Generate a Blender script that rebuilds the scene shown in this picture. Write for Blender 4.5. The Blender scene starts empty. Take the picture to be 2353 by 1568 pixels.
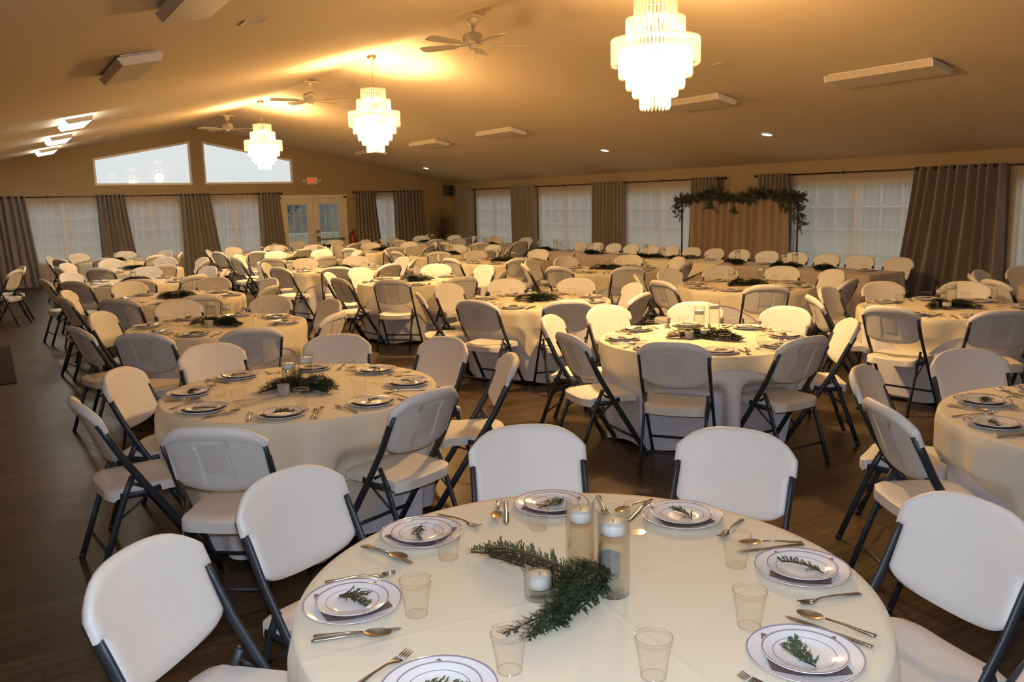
import bpy, math, random
from mathutils import Vector, Matrix
C = bpy.context.scene.collection
SC = bpy.context.scene
pi = math.pi
sin, cos = math.sin, math.cos

# ------------------------------------------------------------------ camera
CAM = Vector((0, 0, 1.788))
YAW, PITCH, ROLL, FPX = 0.5464, 0.1648, -0.0231, 1949.3
cam_d = bpy.data.cameras.new('camera'); cam = bpy.data.objects.new('camera', cam_d); C.objects.link(cam)
fwd = Vector((sin(YAW)*cos(PITCH), cos(YAW)*cos(PITCH), -sin(PITCH)))
r0 = Vector((cos(YAW), -sin(YAW), 0)); u0 = r0.cross(fwd)
rt = cos(ROLL)*r0 + sin(ROLL)*u0; up = -sin(ROLL)*r0 + cos(ROLL)*u0
M = Matrix((rt, up, -fwd)).transposed().to_4x4(); M.translation = CAM
cam.matrix_world = M
cam_d.sensor_width = 36; cam_d.lens = FPX*36/2353; cam_d.clip_end = 400
SC.camera = cam
# ------------------------------------------------------------------ view, world, lights
SC.view_settings.view_transform = 'Standard'; SC.view_settings.look = 'None'
SC.view_settings.gamma = 1; SC.view_settings.use_curve_mapping = False
SC.view_settings.exposure = 0.12
SC.cycles.max_bounces = 10; SC.cycles.diffuse_bounces = 4; SC.cycles.glossy_bounces = 4
SC.cycles.transmission_bounces = 8; SC.cycles.transparent_max_bounces = 48
SC.cycles.caustics_reflective = False; SC.cycles.caustics_refractive = False
SC.cycles.sample_clamp_indirect = 4.0
W = bpy.data.worlds.new('World'); SC.world = W; W.use_nodes = True
nt = W.node_tree; bgn = nt.nodes['Background']
tcn = nt.nodes.new('ShaderNodeTexCoord'); sep = nt.nodes.new('ShaderNodeSeparateXYZ')
rmp = nt.nodes.new('ShaderNodeValToRGB')
rmp.color_ramp.elements[0].position = 0.0; rmp.color_ramp.elements[0].color = (.64, .665, .66, 1)
rmp.color_ramp.elements[1].position = .5; rmp.color_ramp.elements[1].color = (.66, .69, .685, 1)
nt.links.new(tcn.outputs['Generated'], sep.inputs[0]); nt.links.new(sep.outputs['Z'], rmp.inputs[0])
nt.links.new(rmp.outputs[0], bgn.inputs[0]); bgn.inputs[1].default_value = 1.15
WARM = (1.0, .62, .26)
CHAND_W, FLASH_W, CAN_W = 730, 160, 20
def light(name, kind, loc, power, color, size=.1, rot=None):
    d = bpy.data.lights.new(name, kind); d.energy = power; d.color = color
    if kind == 'AREA': d.size = size
    else: d.shadow_soft_size = size
    o = bpy.data.objects.new(name, d); o.location = loc
    if rot: o.rotation_euler = rot
    C.objects.link(o); return o
light('camera_flash', 'POINT', CAM + up*.09 + rt*.0, FLASH_W, (.76, .90, 1.14), .03)

# ------------------------------------------------------------------ room constants
D, XR, XL, XC, YB = 22.75, 11.76, -2.31, 4.727, -3.2
ZE, ZR = 2.312, 3.793
SL = (ZR-ZE)/(XR-XC)
def zc(x): return ZR - SL*abs(x-XC)

# ------------------------------------------------------------------ materials
def mat(name, col, rough=.5, metal=0.0, spec=.5, bump=0, bscale=50, var=0, vscale=8, coat=0):
    m = bpy.data.materials.new(name); m.use_nodes = True
    n = m.node_tree.nodes; l = m.node_tree.links; b = n['Principled BSDF']
    b.inputs['Base Color'].default_value = (*col, 1); b.inputs['Roughness'].default_value = rough
    b.inputs['Metallic'].default_value = metal; b.inputs['Specular IOR Level'].default_value = spec
    if coat: b.inputs['Coat Weight'].default_value = coat
    t = n.new('ShaderNodeTexCoord')
    if var:
        nz = n.new('ShaderNodeTexNoise'); nz.inputs['Scale'].default_value = vscale; nz.inputs['Detail'].default_value = 3
        l.new(t.outputs['Object'], nz.inputs['Vector'])
        mx = n.new('ShaderNodeMix'); mx.data_type = 'RGBA'
        mx.inputs[6].default_value = (*[c*(1-var) for c in col], 1); mx.inputs[7].default_value = (*[min(1, c*(1+var)) for c in col], 1)
        l.new(nz.outputs[0], mx.inputs[0]); l.new(mx.outputs[2], b.inputs['Base Color'])
    if bump:
        nb = n.new('ShaderNodeTexNoise'); nb.inputs['Scale'].default_value = bscale
        l.new(t.outputs['Object'], nb.inputs['Vector'])
        bp = n.new('ShaderNodeBump'); bp.inputs['Strength'].default_value = bump; bp.inputs['Distance'].default_value = .01
        l.new(nb.outputs[0], bp.inputs['Height']); l.new(bp.outputs[0], b.inputs['Normal'])
    return m
def emis(name, col, s):
    m = bpy.data.materials.new(name); m.use_nodes = True; n = m.node_tree.nodes; n.remove(n['Principled BSDF'])
    e = n.new('ShaderNodeEmission'); e.inputs[0].default_value = (*col, 1); e.inputs[1].default_value = s
    m.node_tree.links.new(e.outputs[0], n['Material Output'].inputs[0]); return m
def thin(name, tint, trans, glossy_rough=.03, body='ShaderNodeBsdfTranslucent', bodycol=(1, 1, 1), fres=1.45, bodyfrac=0.0, pwr=4.0, edge=.75):
    """thin clear sheet: transparent, a fresnel reflection and a little body"""
    m = bpy.data.materials.new(name); m.use_nodes = True; n = m.node_tree.nodes; l = m.node_tree.links; n.remove(n['Principled BSDF'])
    tr = n.new('ShaderNodeBsdfTransparent'); tr.inputs[0].default_value = (*tint, 1)
    bd = n.new(body); bd.inputs[0].default_value = (*bodycol, 1)
    m1 = n.new('ShaderNodeMixShader'); m1.inputs[0].default_value = bodyfrac
    l.new(tr.outputs[0], m1.inputs[1]); l.new(bd.outputs[0], m1.inputs[2])
    gl = n.new('ShaderNodeBsdfGlossy'); gl.inputs['Roughness'].default_value = glossy_rough
    lw = n.new('ShaderNodeLayerWeight'); lw.inputs[0].default_value = .5
    pw = n.new('ShaderNodeMath'); pw.operation = 'POWER'; pw.inputs[1].default_value = pwr; l.new(lw.outputs['Facing'], pw.inputs[0])
    r0_ = ((fres-1)/(fres+1))**2; fr = n.new('ShaderNodeMath'); fr.operation = 'MULTIPLY_ADD'; fr.inputs[1].default_value = edge; fr.inputs[2].default_value = r0_; l.new(pw.outputs[0], fr.inputs[0])
    m2 = n.new('ShaderNodeMixShader'); l.new(fr.outputs[0], m2.inputs[0]); l.new(m1.outputs[0], m2.inputs[1]); l.new(gl.outputs[0], m2.inputs[2])
    l.new(m2.outputs[0], n['Material Output'].inputs[0]); return m

def floor_mat():
    m = bpy.data.materials.new('dark_wood_planks'); m.use_nodes = True; n = m.node_tree.nodes; l = m.node_tree.links; b = n['Principled BSDF']
    t = n.new('ShaderNodeTexCoord'); mp = n.new('ShaderNodeMapping'); l.new(t.outputs['Object'], mp.inputs[0])
    br = n.new('ShaderNodeTexBrick'); br.inputs['Color1'].default_value = (.095, .068, .039, 1); br.inputs['Color2'].default_value = (.052, .036, .023, 1)
    br.inputs['Mortar'].default_value = (.03, .018, .012, 1); br.inputs['Scale'].default_value = 1
    br.inputs['Brick Width'].default_value = 1.2; br.inputs['Row Height'].default_value = .13; br.inputs['Mortar Size'].default_value = .002; br.offset = .37
    l.new(mp.outputs[0], br.inputs[0])
    mp2 = n.new('ShaderNodeMapping'); mp2.inputs['Scale'].default_value = (1.2, 28, 1); l.new(t.outputs['Object'], mp2.inputs[0])
    nz = n.new('ShaderNodeTexNoise'); nz.inputs['Scale'].default_value = 2.2; nz.inputs['Detail'].default_value = 6; nz.inputs['Distortion'].default_value = .6; l.new(mp2.outputs[0], nz.inputs[0])
    mx = n.new('ShaderNodeMix'); mx.data_type = 'RGBA'; mx.blend_type = 'MULTIPLY'; mx.inputs[0].default_value = .75
    cr = n.new('ShaderNodeValToRGB'); cr.color_ramp.elements[0].color = (.30, .28, .27, 1); cr.color_ramp.elements[1].color = (1.3, 1.25, 1.15, 1)
    cr.color_ramp.elements[0].position = .3; cr.color_ramp.elements[1].position = .7
    l.new(nz.outputs[0], cr.inputs[0]); l.new(br.outputs[0], mx.inputs[6]); l.new(cr.outputs[0], mx.inputs[7]); l.new(mx.outputs[2], b.inputs['Base Color'])
    b.inputs['Roughness'].default_value = .36; b.inputs['Specular IOR Level'].default_value = .3
    bp = n.new('ShaderNodeBump'); bp.inputs['Strength'].default_value = .25; bp.inputs['Distance'].default_value = .004
    l.new(nz.outputs[0], bp.inputs['Height']); l.new(bp.outputs[0], b.inputs['Normal'])
    return m
def plate_mat(name, rings, rr):
    """glossy white plastic with painted silver bands at given radii"""
    m = bpy.data.materials.new(name); m.use_nodes = True; n = m.node_tree.nodes; l = m.node_tree.links; b = n['Principled BSDF']
    t = n.new('ShaderNodeTexCoord'); s = n.new('ShaderNodeSeparateXYZ'); l.new(t.outputs['Object'], s.inputs[0])
    cx = n.new('ShaderNodeCombineXYZ'); l.new(s.outputs[0], cx.inputs[0]); l.new(s.outputs[1], cx.inputs[1])
    ln = n.new('ShaderNodeVectorMath'); ln.operation = 'LENGTH'; l.new(cx.outputs[0], ln.inputs[0])
    dv = n.new('ShaderNodeMath'); dv.operation = 'DIVIDE'; dv.inputs[1].default_value = rr; l.new(ln.outputs['Value'], dv.inputs[0])
    cr = n.new('ShaderNodeValToRGB'); cr.color_ramp.interpolation = 'CONSTANT'
    e = cr.color_ramp.elements; e[0].color = (0, 0, 0, 1); e[1].position = .9999; e[1].color = (0, 0, 0, 1)
    for a, bb in rings:
        x = e.new(a); x.color = (1, 1, 1, 1); x = e.new(bb); x.color = (0, 0, 0, 1)
    l.new(dv.outputs[0], cr.inputs[0])
    mx = n.new('ShaderNodeMix'); mx.data_type = 'RGBA'; mx.inputs[6].default_value = (.80, .79, .80, 1); mx.inputs[7].default_value = (.28, .27, .36, 1)
    l.new(cr.outputs[0], mx.inputs[0]); l.new(mx.outputs[2], b.inputs['Base Color'])
    b.inputs['Roughness'].default_value = .12
    return m
def cloth_mat(name, col, crease=True):
    m = bpy.data.materials.new(name); m.use_nodes = True; n = m.node_tree.nodes; l = m.node_tree.links; b = n['Principled BSDF']
    b.inputs['Base Color'].default_value = (*col, 1); b.inputs['Roughness'].default_value = .75; b.inputs['Specular IOR Level'].default_value = .25
    b.inputs['Sheen Weight'].default_value = .15
    t = n.new('ShaderNodeTexCoord'); s = n.new('ShaderNodeSeparateXYZ'); l.new(t.outputs['Object'], s.inputs[0])
    nz = n.new('ShaderNodeTexNoise'); nz.inputs['Scale'].default_value = 3.0; nz.inputs['Detail'].default_value = 2; l.new(t.outputs['Object'], nz.inputs[0])
    last = nz.outputs[0]
    if crease:
        for ax in (0, 1):
            wv = n.new('ShaderNodeMath'); wv.operation = 'PINGPONG'; wv.inputs[1].default_value = .43; l.new(s.outputs[ax], wv.inputs[0])
            mr = n.new('ShaderNodeMapRange'); mr.inputs['From Min'].default_value = 0; mr.inputs['From Max'].default_value = .014
            mr.inputs['To Min'].default_value = .16; mr.inputs['To Max'].default_value = 0; l.new(wv.outputs[0], mr.inputs[0])
            ad = n.new('ShaderNodeMath'); ad.operation = 'ADD'; l.new(last, ad.inputs[0]); l.new(mr.outputs[0], ad.inputs[1]); last = ad.outputs[0]
    bp = n.new('ShaderNodeBump'); bp.inputs['Strength'].default_value = .5; bp.inputs['Distance'].default_value = .012
    l.new(last, bp.inputs['Height']); l.new(bp.outputs[0], b.inputs['Normal'])
    return m
def drape_mat(name, col, sheen=.3, rough=.55):
    m = mat(name, col, rough, 0, .3, bump=.1, bscale=300)
    m.node_tree.nodes['Principled BSDF'].inputs['Sheen Weight'].default_value = sheen
    return m
def sheer_mat():
    m = bpy.data.materials.new('white_sheer_voile'); m.use_nodes = True; n = m.node_tree.nodes; l = m.node_tree.links; n.remove(n['Principled BSDF'])
    tr = n.new('ShaderNodeBsdfTransparent'); tl = n.new('ShaderNodeBsdfTranslucent'); df = n.new('ShaderNodeBsdfDiffuse')
    tl.inputs[0].default_value = (.98, .93, .93, 1); df.inputs[0].default_value = (.86, .84, .82, 1)
    a = n.new('ShaderNodeMixShader'); a.inputs[0].default_value = .30; l.new(tl.outputs[0], a.inputs[1]); l.new(df.outputs[0], a.inputs[2])
    b = n.new('ShaderNodeMixShader'); b.inputs[0].default_value = .74; l.new(tr.outputs[0], b.inputs[1]); l.new(a.outputs[0], b.inputs[2])
    l.new(b.outputs[0], n['Material Output'].inputs[0]); return m

MT = dict(
    wall=mat('tan_wall_paint', (.36, .275, .170), .85, bump=.06, bscale=120, var=.03),
    ceil=mat('beige_ceiling_paint', (.73, .60, .44), .9, bump=.1, bscale=160, var=.02),
    floor=floor_mat(),
    trim=mat('cream_trim_paint', (.74, .68, .56), .45, bump=.02),
    white=mat('white_paint', (.80, .80, .78), .4, bump=.02),
    plastic=mat('almond_white_plastic', (.74, .725, .70), .48, 0, .4, bump=.05, bscale=500, var=.02, vscale=14),
    plastic2=mat('almond_panel_plastic', (.69, .665, .635), .5, 0, .4, bump=.05, bscale=500),
    steel=mat('charcoal_hammered_steel', (.040, .048, .058), .38, .35, .5, bump=.12, bscale=800, var=.1, vscale=400),
    rubber=mat('black_rubber', (.012, .012, .013), .6),
    ivory=cloth_mat('ivory_table_overlay', (.76, .69, .53)),
    linen=cloth_mat('white_table_linen', (.74, .73, .78), crease=False),
    taupe=cloth_mat('taupe_table_linen', (.47, .40, .35), crease=False),
    ply=mat('table_laminate', (.55, .50, .42), .5, bump=.03),
    plate=plate_mat('white_plate_silver_bands', [(.60, .625), (.955, .985)], .13),
    plate2=plate_mat('white_salad_plate_silver_bands', [(.70, .725), (.945, .98)], .096),
    napkin=mat('taupe_napkin', (.20, .135, .115), .85, bump=.3, bscale=300),
    cut=mat('polished_flatware', (.62, .60, .58), .16, 1.0, bump=.02),
    cup=thin('clear_plastic_cup', (.985, .975, .965), 1, .05, fres=1.25, bodyfrac=.0, pwr=5, edge=1.0),
    cuprim=thin('clear_plastic_rim', (.97, .96, .95), 1, .12, fres=1.8, bodyfrac=.22, pwr=3, edge=.8),
    glass=thin('clear_vase_glass', (.975, .98, .976), 1, .015, fres=1.28, bodyfrac=.0, pwr=5, edge=1.0),
    grille=mat('white_vinyl_grille', (.86, .86, .86), .5),
    pane=thin('window_glass', (.95, .96, .96), 1, .0, fres=1.5),
    wax=mat('white_candle_wax', (.86, .85, .82), .45, bump=.05),
    glit=mat('silver_glitter', (.74, .75, .78), .35, .1, bump=1.0, bscale=420, var=.45, vscale=350),
    leaf=mat('cedar_green', (.045, .075, .038), .6, var=.35, vscale=40),
    leaf2=mat('dark_evergreen', (.016, .030, .015), .6, var=.4, vscale=30),
    berry=mat('dusky_blue_berry', (.07, .09, .13), .5, var=.2),
    twig=mat('brown_twig', (.06, .038, .024), .8, var=.3),
    drape=drape_mat('taupe_satin_drape', (.235, .205, .17), .4, .45),
    tan=drape_mat('tan_backdrop_fabric', (.30, .225, .145), .2, .6),
    sheer=sheer_mat(),
    rod=mat('bronze_rod', (.045, .038, .032), .35, .8, bump=.02),
    grom=mat('dark_grommet_metal', (.05, .048, .045), .3, .9),
    brass=mat('aged_brass', (.55, .40, .20), .35, .9),
    fanw=mat('ivory_fan_enamel', (.72, .64, .50), .4, bump=.02),
    blade=mat('pale_wood_blade', (.66, .60, .50), .5, var=.08, vscale=12),
    diff=mat('milky_diffuser', (.60, .52, .40), .5, bump=.05),
    lit=emis('lit_fluorescent_diffuser', (1, .98, .86), 13.0),
    can=emis('lit_recessed_lamp', (1, .86, .62), 6.0),
    bulb=emis('lit_candle_bulb', (1, .80, .50), 22.0),
    crys=thin('lit_crystal_prism', (.90, .88, .84), 1, .08, body='ShaderNodeBsdfTranslucent', bodycol=(.95, .92, .86), fres=1.4, bodyfrac=.11),
    exitw=mat('cream_exit_housing', (.72, .62, .45), .5),
    exitr=emis('red_exit_letters', (.85, .07, .02), 1.0),
    red=mat('red_extinguisher', (.42, .02, .02), .35),
    black=mat('black_plastic', (.02, .02, .022), .5),
    mat_=mat('dark_entrance_mat', (.022, .018, .016), .95, bump=.6, bscale=500),
    grass=mat('dull_winter_grass', (.20, .22, .11), .9, bump=.5, bscale=20, var=.3, vscale=1.5),
    bark=mat('grey_bark', (.07, .065, .06), .9, var=.3),
    deckw=mat('grey_deck_rail', (.62, .68, .70), .7, var=.1),
    chrome=mat('door_hardware_metal', (.45, .43, .40), .3, .9),
    pot=mat('dark_planter', (.05, .035, .025), .5),
)

_n = MT['grille'].node_tree.nodes; _l = MT['grille'].node_tree.links
_t = _n.new('ShaderNodeBsdfTranslucent'); _t.inputs[0].default_value = (.98, .98, .98, 1); _m = _n.new('ShaderNodeMixShader'); _m.inputs[0].default_value = .7
_l.new(_n['Principled BSDF'].outputs[0], _m.inputs[1]); _l.new(_t.outputs[0], _m.inputs[2]); _l.new(_m.outputs[0], _n['Material Output'].inputs[0])

# ------------------------------------------------------------------ mesh helpers
class MB:
    def __init__(s): s.v = []; s.f = []; s.sm = []; s.mi = []
    def add(s, vs, fs, smooth=True, mi=0):
        b = len(s.v); s.v += [tuple(v) for v in vs]
        for f in fs: s.f.append([b+i for i in f]); s.sm.append(smooth); s.mi.append(mi)
    def box(s, c, d, rz=0, mi=0):
        x, y, z = d[0]/2, d[1]/2, d[2]/2
        vs = []
        for a in (-x, x):
            for b in (-y, y):
                for e in (-z, z):
                    vs.append((c[0]+a*cos(rz)-b*sin(rz), c[1]+a*sin(rz)+b*cos(rz), c[2]+e))
        s.add(vs, [(0, 1, 3, 2), (4, 6, 7, 5), (0, 4, 5, 1), (2, 3, 7, 6), (0, 2, 6, 4), (1, 5, 7, 3)], False, mi)
    def prism8(s, p, mi=0):   # p: 8 points, 0-3 bottom loop, 4-7 top loop
        s.add(p, [(3, 2, 1, 0), (4, 5, 6, 7), (0, 1, 5, 4), (1, 2, 6, 5), (2, 3, 7, 6), (3, 0, 4, 7)], False, mi)
    def tube(s, pts, rx, ry=None, n=8, xax=None, caps=True, mi=0, smooth=True):
        ry = ry or rx; pts = [Vector(p) for p in pts]; k = len(pts); vs = []
        rxs = rx if isinstance(rx, (list, tuple)) else [rx]*k; rys = ry if isinstance(ry, (list, tuple)) else [ry]*k
        prev = Vector(xax) if xax else None
        for i, p in enumerate(pts):
            t = (pts[min(i+1, k-1)]-pts[max(i-1, 0)]).normalized()
            if prev is None: prev = t.orthogonal()
            a = (prev - t*prev.dot(t)).normalized()
            if not xax: prev = a
            b = t.cross(a)
            for j in range(n):
                an = 2*pi*(j+.5)/n
                vs.append(p + a*rxs[i]*cos(an) + b*rys[i]*sin(an))
        fs = [(i*n+j, i*n+(j+1) % n, (i+1)*n+(j+1) % n, (i+1)*n+j) for i in range(k-1) for j in range(n)]
        if caps: fs += [tuple(range(n-1, -1, -1)), tuple((k-1)*n+j for j in range(n))]
        s.add(vs, fs, smooth, mi)
    def lathe(s, prof, n=32, c=(0, 0, 0), close=False, mi=0, smooth=True):
        vs = []; k = len(prof)
        for r, z in prof:
            for j in range(n):
                a = 2*pi*j/n; vs.append((c[0]+r*cos(a), c[1]+r*sin(a), c[2]+z))
        m = k if close else k-1
        fs = [(i*n+j, i*n+(j+1) % n, ((i+1) % k)*n+(j+1) % n, ((i+1) % k)*n+j) for i in range(m) for j in range(n)]
        s.add(vs, fs, smooth, mi)
    def ball(s, c, r, n=8, m=6, sc=(1, 1, 1), mi=0):
        prof = [(max(1e-4, r*sin(pi*i/m)), -r*cos(pi*i/m)) for i in range(m+1)]
        b = len(s.v); s.lathe(prof, n, mi=mi)
        for i in range(b, len(s.v)):
            v = s.v[i]; s.v[i] = (c[0]+v[0]*sc[0], c[1]+v[1]*sc[1], c[2]+v[2]*sc[2])
    def mesh(s, name, mats, sharp=None):
        me = bpy.data.meshes.new(name); me.from_pydata(s.v, [], s.f)
        me.polygons.foreach_set('use_smooth', s.sm); me.polygons.foreach_set('material_index', s.mi)
        for m in (mats if isinstance(mats, (list, tuple)) else [mats]): me.materials.append(m)
        me.update()
        if sharp: me.set_sharp_from_angle(angle=math.radians(sharp))
        return me
def ob(name, me, parent=None, loc=None, rz=0):
    o = bpy.data.objects.new(name, me); C.objects.link(o)
    if parent: o.parent = parent
    if loc is not None: o.location = loc
    if rz: o.rotation_euler.z = rz
    return o
def tag(o, label, cat, group=None, kind=None):
    if label: o['label'] = label
    if cat: o['category'] = cat
    if group: o['group'] = group
    if kind: o['kind'] = kind
    return o
def thing(name, label, cat, loc=(0, 0, 0), rz=0, group=None):
    return tag(ob(name, None, None, loc, rz), label, cat, group)
def struct(name, me, loc=None): return tag(ob(name, me, None, loc), None, None, kind='structure')
def copy_tree(o, parent=None):
    c = o.copy(); C.objects.link(c)
    if parent: c.parent = parent
    for ch in o.children: copy_tree(ch, c)
    return c
def place(proto, used, loc, rz, label, group=None):
    """first call moves the prototype itself, later calls copy it with its parts"""
    o = proto if not used.get(proto.name) else copy_tree(proto)
    used[proto.name] = True
    o.location = loc; o.rotation_euler.z = rz; o['label'] = label
    if group: o['group'] = group
    return o
USED = {}

# ------------------------------------------------------------------ room shell
TH = .14
def strip_wall(name, axis, pos, out, span, ztop, openings, brk=()):
    """wall from vertical strips; an opening is (a0,a1,zb,zt_a0,zt_a1)"""
    cuts = sorted(set([span[0], span[1], *brk] + [o[0] for o in openings] + [o[1] for o in openings]))
    mb = MB()
    def pt(a, d, z): return (a, pos+d*out*TH, z) if axis == 'x' else (pos+d*out*TH, a, z)
    for a0, a1 in zip(cuts[:-1], cuts[1:]):
        if a1-a0 < 1e-5: continue
        segs = []; zl = [0.0, 0.0]
        for o in sorted([o for o in openings if o[0] <= a0+1e-6 and o[1] >= a1-1e-6], key=lambda q: q[2]):
            t0 = o[3]+(o[4]-o[3])*(a0-o[0])/(o[1]-o[0]); t1 = o[3]+(o[4]-o[3])*(a1-o[0])/(o[1]-o[0])
            segs.append((zl[0], zl[1], o[2], o[2])); zl = [t0, t1]
        segs.append((zl[0], zl[1], ztop(a0), ztop(a1)))
        for b0, b1, c0, c1 in segs:
            if c0-b0 < 1e-4 and c1-b1 < 1e-4: continue
            mb.prism8([pt(a0, 0, b0), pt(a1, 0, b1), pt(a1, 1, b1), pt(a0, 1, b0), pt(a0, 0, c0), pt(a1, 0, c1), pt(a1, 1, c1), pt(a0, 1, c0)])
    return struct(name, mb.mesh(name, MT['wall']))
# openings in the far gable wall (x0,x1,zb,zt0,zt1)
WIN_F = [(.76, 2.36, .58, 1.96), (2.86, 4.16, .58, 1.96), (4.90, 6.16, .58, 1.96), (9.22, 10.30, .58, 1.96)]
GAB = [(2.29, 4.53, 2.355, 2.985, 3.425), (4.82, 7.11, 2.355, 3.425, 2.985)]
DOORX = (6.66, 8.54)
opF = [(a, b, z0, z1, z1) for a, b, z0, z1 in WIN_F] + [(a, b, z0, t0, t1) for a, b, z0, t0, t1 in GAB] + [(DOORX[0]+.06, DOORX[1]-.06, 0.0, 1.97, 1.97)]
strip_wall('wall_far', 'x', D, 1, (XL-TH, XR+TH), lambda a: zc(a)+.05, opF, (XC,))
WIN_R = [(18.98, 21.02, .42, 1.96), (15.5, 17.85, .42, 1.96), (12.3, 14.45, .42, 1.96), (7.55, 9.98, .42, 1.97), (4.1, 6.28, .42, 1.97)]
strip_wall('wall_right', 'y', XR, 1, (YB, D), lambda a: ZE+.05, [(a, b, z0, z1, z1) for a, b, z0, z1 in WIN_R])
strip_wall('wall_left', 'y', XL, -1, (YB, D), lambda a: zc(XL)+.05, [])
strip_wall('wall_back', 'x', YB, -1, (XL-TH, XR+TH), lambda a: zc(a)+.05, [], (XC,))
mb = MB(); mb.box(((XL+XR)/2, (YB+D)/2, -.05), (XR-XL+.6, D-YB+.6, .1)); struct('floor', mb.mesh('floor', MT['floor']))
mb = MB()
for xa, xb in ((XL-.3, XC), (XC, XR+.3)):
    za, zb = zc(xa), zc(xb)
    mb.prism8([(xa, YB-.2, za), (xb, YB-.2, zb), (xb, D+.2, zb), (xa, D+.2, za), (xa, YB-.2, za+.12), (xb, YB-.2, zb+.12), (xb, D+.2, zb+.12), (xa, D+.2, za+.12)])
struct('ceiling', mb.mesh('ceiling', MT['ceil']))
for nm, c, d in (('baseboard_far', ((XL+DOORX[0])/2, D-.009, .06), (DOORX[0]-XL, .018, .12)), ('baseboard_right', (XR-.009, (YB+D)/2, .06), (.018, D-YB, .12)),
                 ('baseboard_far_right', ((DOORX[1]+XR)/2, D-.009, .06), (XR-DOORX[1], .018, .12)), ('baseboard_left', (XL+.009, (YB+D)/2, .06), (.018, D-YB, .12))):
    mb = MB(); mb.box(c, d); struct(nm, mb.mesh(nm, MT['trim']))

def window_rect(idx, axis, pos, out, a0, a1, z0, z1, cols=3, rows=4, rt_extra=0):
    """sliding window: casing, frame, centre stile, grilles and one pane per sash, set in the wall"""
    e = struct('window_%d' % idx, None)
    def bx(mb, a, b, c, d, dep0, dep1):
        ca, da = (a+b)/2, (b-a); cz, dz = (c+d)/2, d-c; cd, dd = (dep0+dep1)/2*out, abs(dep1-dep0)
        if axis == 'x': mb.box((ca, pos+cd, cz), (da, dd, dz))
        else: mb.box((pos+cd, ca, cz), (dd, da, dz))
    fr = MB(); w = .05
    bx(fr, a0, a0+w, z0, z1, .03, .10); bx(fr, a1-w, a1, z0, z1, .03, .10); bx(fr, a0, a1, z0, z0+w, .03, .10); bx(fr, a0, a1, z1-w, z1, .03, .10)
    am = (a0+a1)/2; bx(fr, am-.045, am+.045, z0, z1, .035, .09)
    ob('window_frame', fr.mesh('window_frame', MT['white']), e)
    gr = MB()
    for s0, s1 in ((a0+w, am-.045), (am+.045, a1-w)):
        for i in range(1, cols): x = s0+(s1-s0)*i/cols; bx(gr, x-.012, x+.012, z0+w, z1-w, .050, .062)
        for j in range(1, rows): z = z0+w+(z1-z0-2*w)*j/rows; bx(gr, s0, s1, z-.012, z+.012, .050, .062)
    ob('window_grille', gr.mesh('window_grille', MT['grille']), e)
    pn = MB(); bx(pn, a0+w, a1-w, z0+w, z1-w, .066, .067); ob('window_pane', pn.mesh('window_pane', MT['pane']), e)
    sl = MB(); bx(sl, a0-.04, a1+.04, z0-.03, z0, -.035, .03); ob('window_sill', sl.mesh('window_sill', MT['trim']), e)
    return e
k = 0
for a, b, z0, z1 in WIN_F: k += 1; window_rect(k, 'x', D, 1, a, b, z0, z1)
for a, b, z0, z1 in WIN_R: k += 1; window_rect(k, 'y', XR, 1, a, b, z0, z1)
for (a, b, z0, t0, t1) in GAB:
    k += 1; e = struct('window_%d' % k, None); fr = MB(); w = .05; y0, y1 = D+.04, D+.10
    def quad(a0, a1, zb0, zb1, zt0, zt1): fr.prism8([(a0, y0, zb0), (a1, y0, zb1), (a1, y1, zb1), (a0, y1, zb0), (a0, y0, zt0), (a1, y0, zt1), (a1, y1, zt1), (a0, y1, zt0)])
    sl_ = (t1-t0)/(b-a)
    quad(a, b, z0, z0, z0+w, z0+w); quad(a, b, t0-w, t1-w, t0, t1); quad(a, a+w, z0+w, z0+w, t0-w, t0+sl_*w-w); quad(b-w, b, z0+w, z0+w, t1-sl_*w-w, t1-w)
    ob('window_frame', fr.mesh('window_frame', MT['white']), e)
    pn = MB(); pn.add([(a+w/2, D+.07, z0+w/2), (b-w/2, D+.07, z0+w/2), (b-w/2, D+.07, t1-w/2), (a+w/2, D+.07, t0-w/2)], [(0, 1, 2, 3)], False)
    ob('window_pane', pn.mesh('window_pane', MT['pane']), e)

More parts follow.
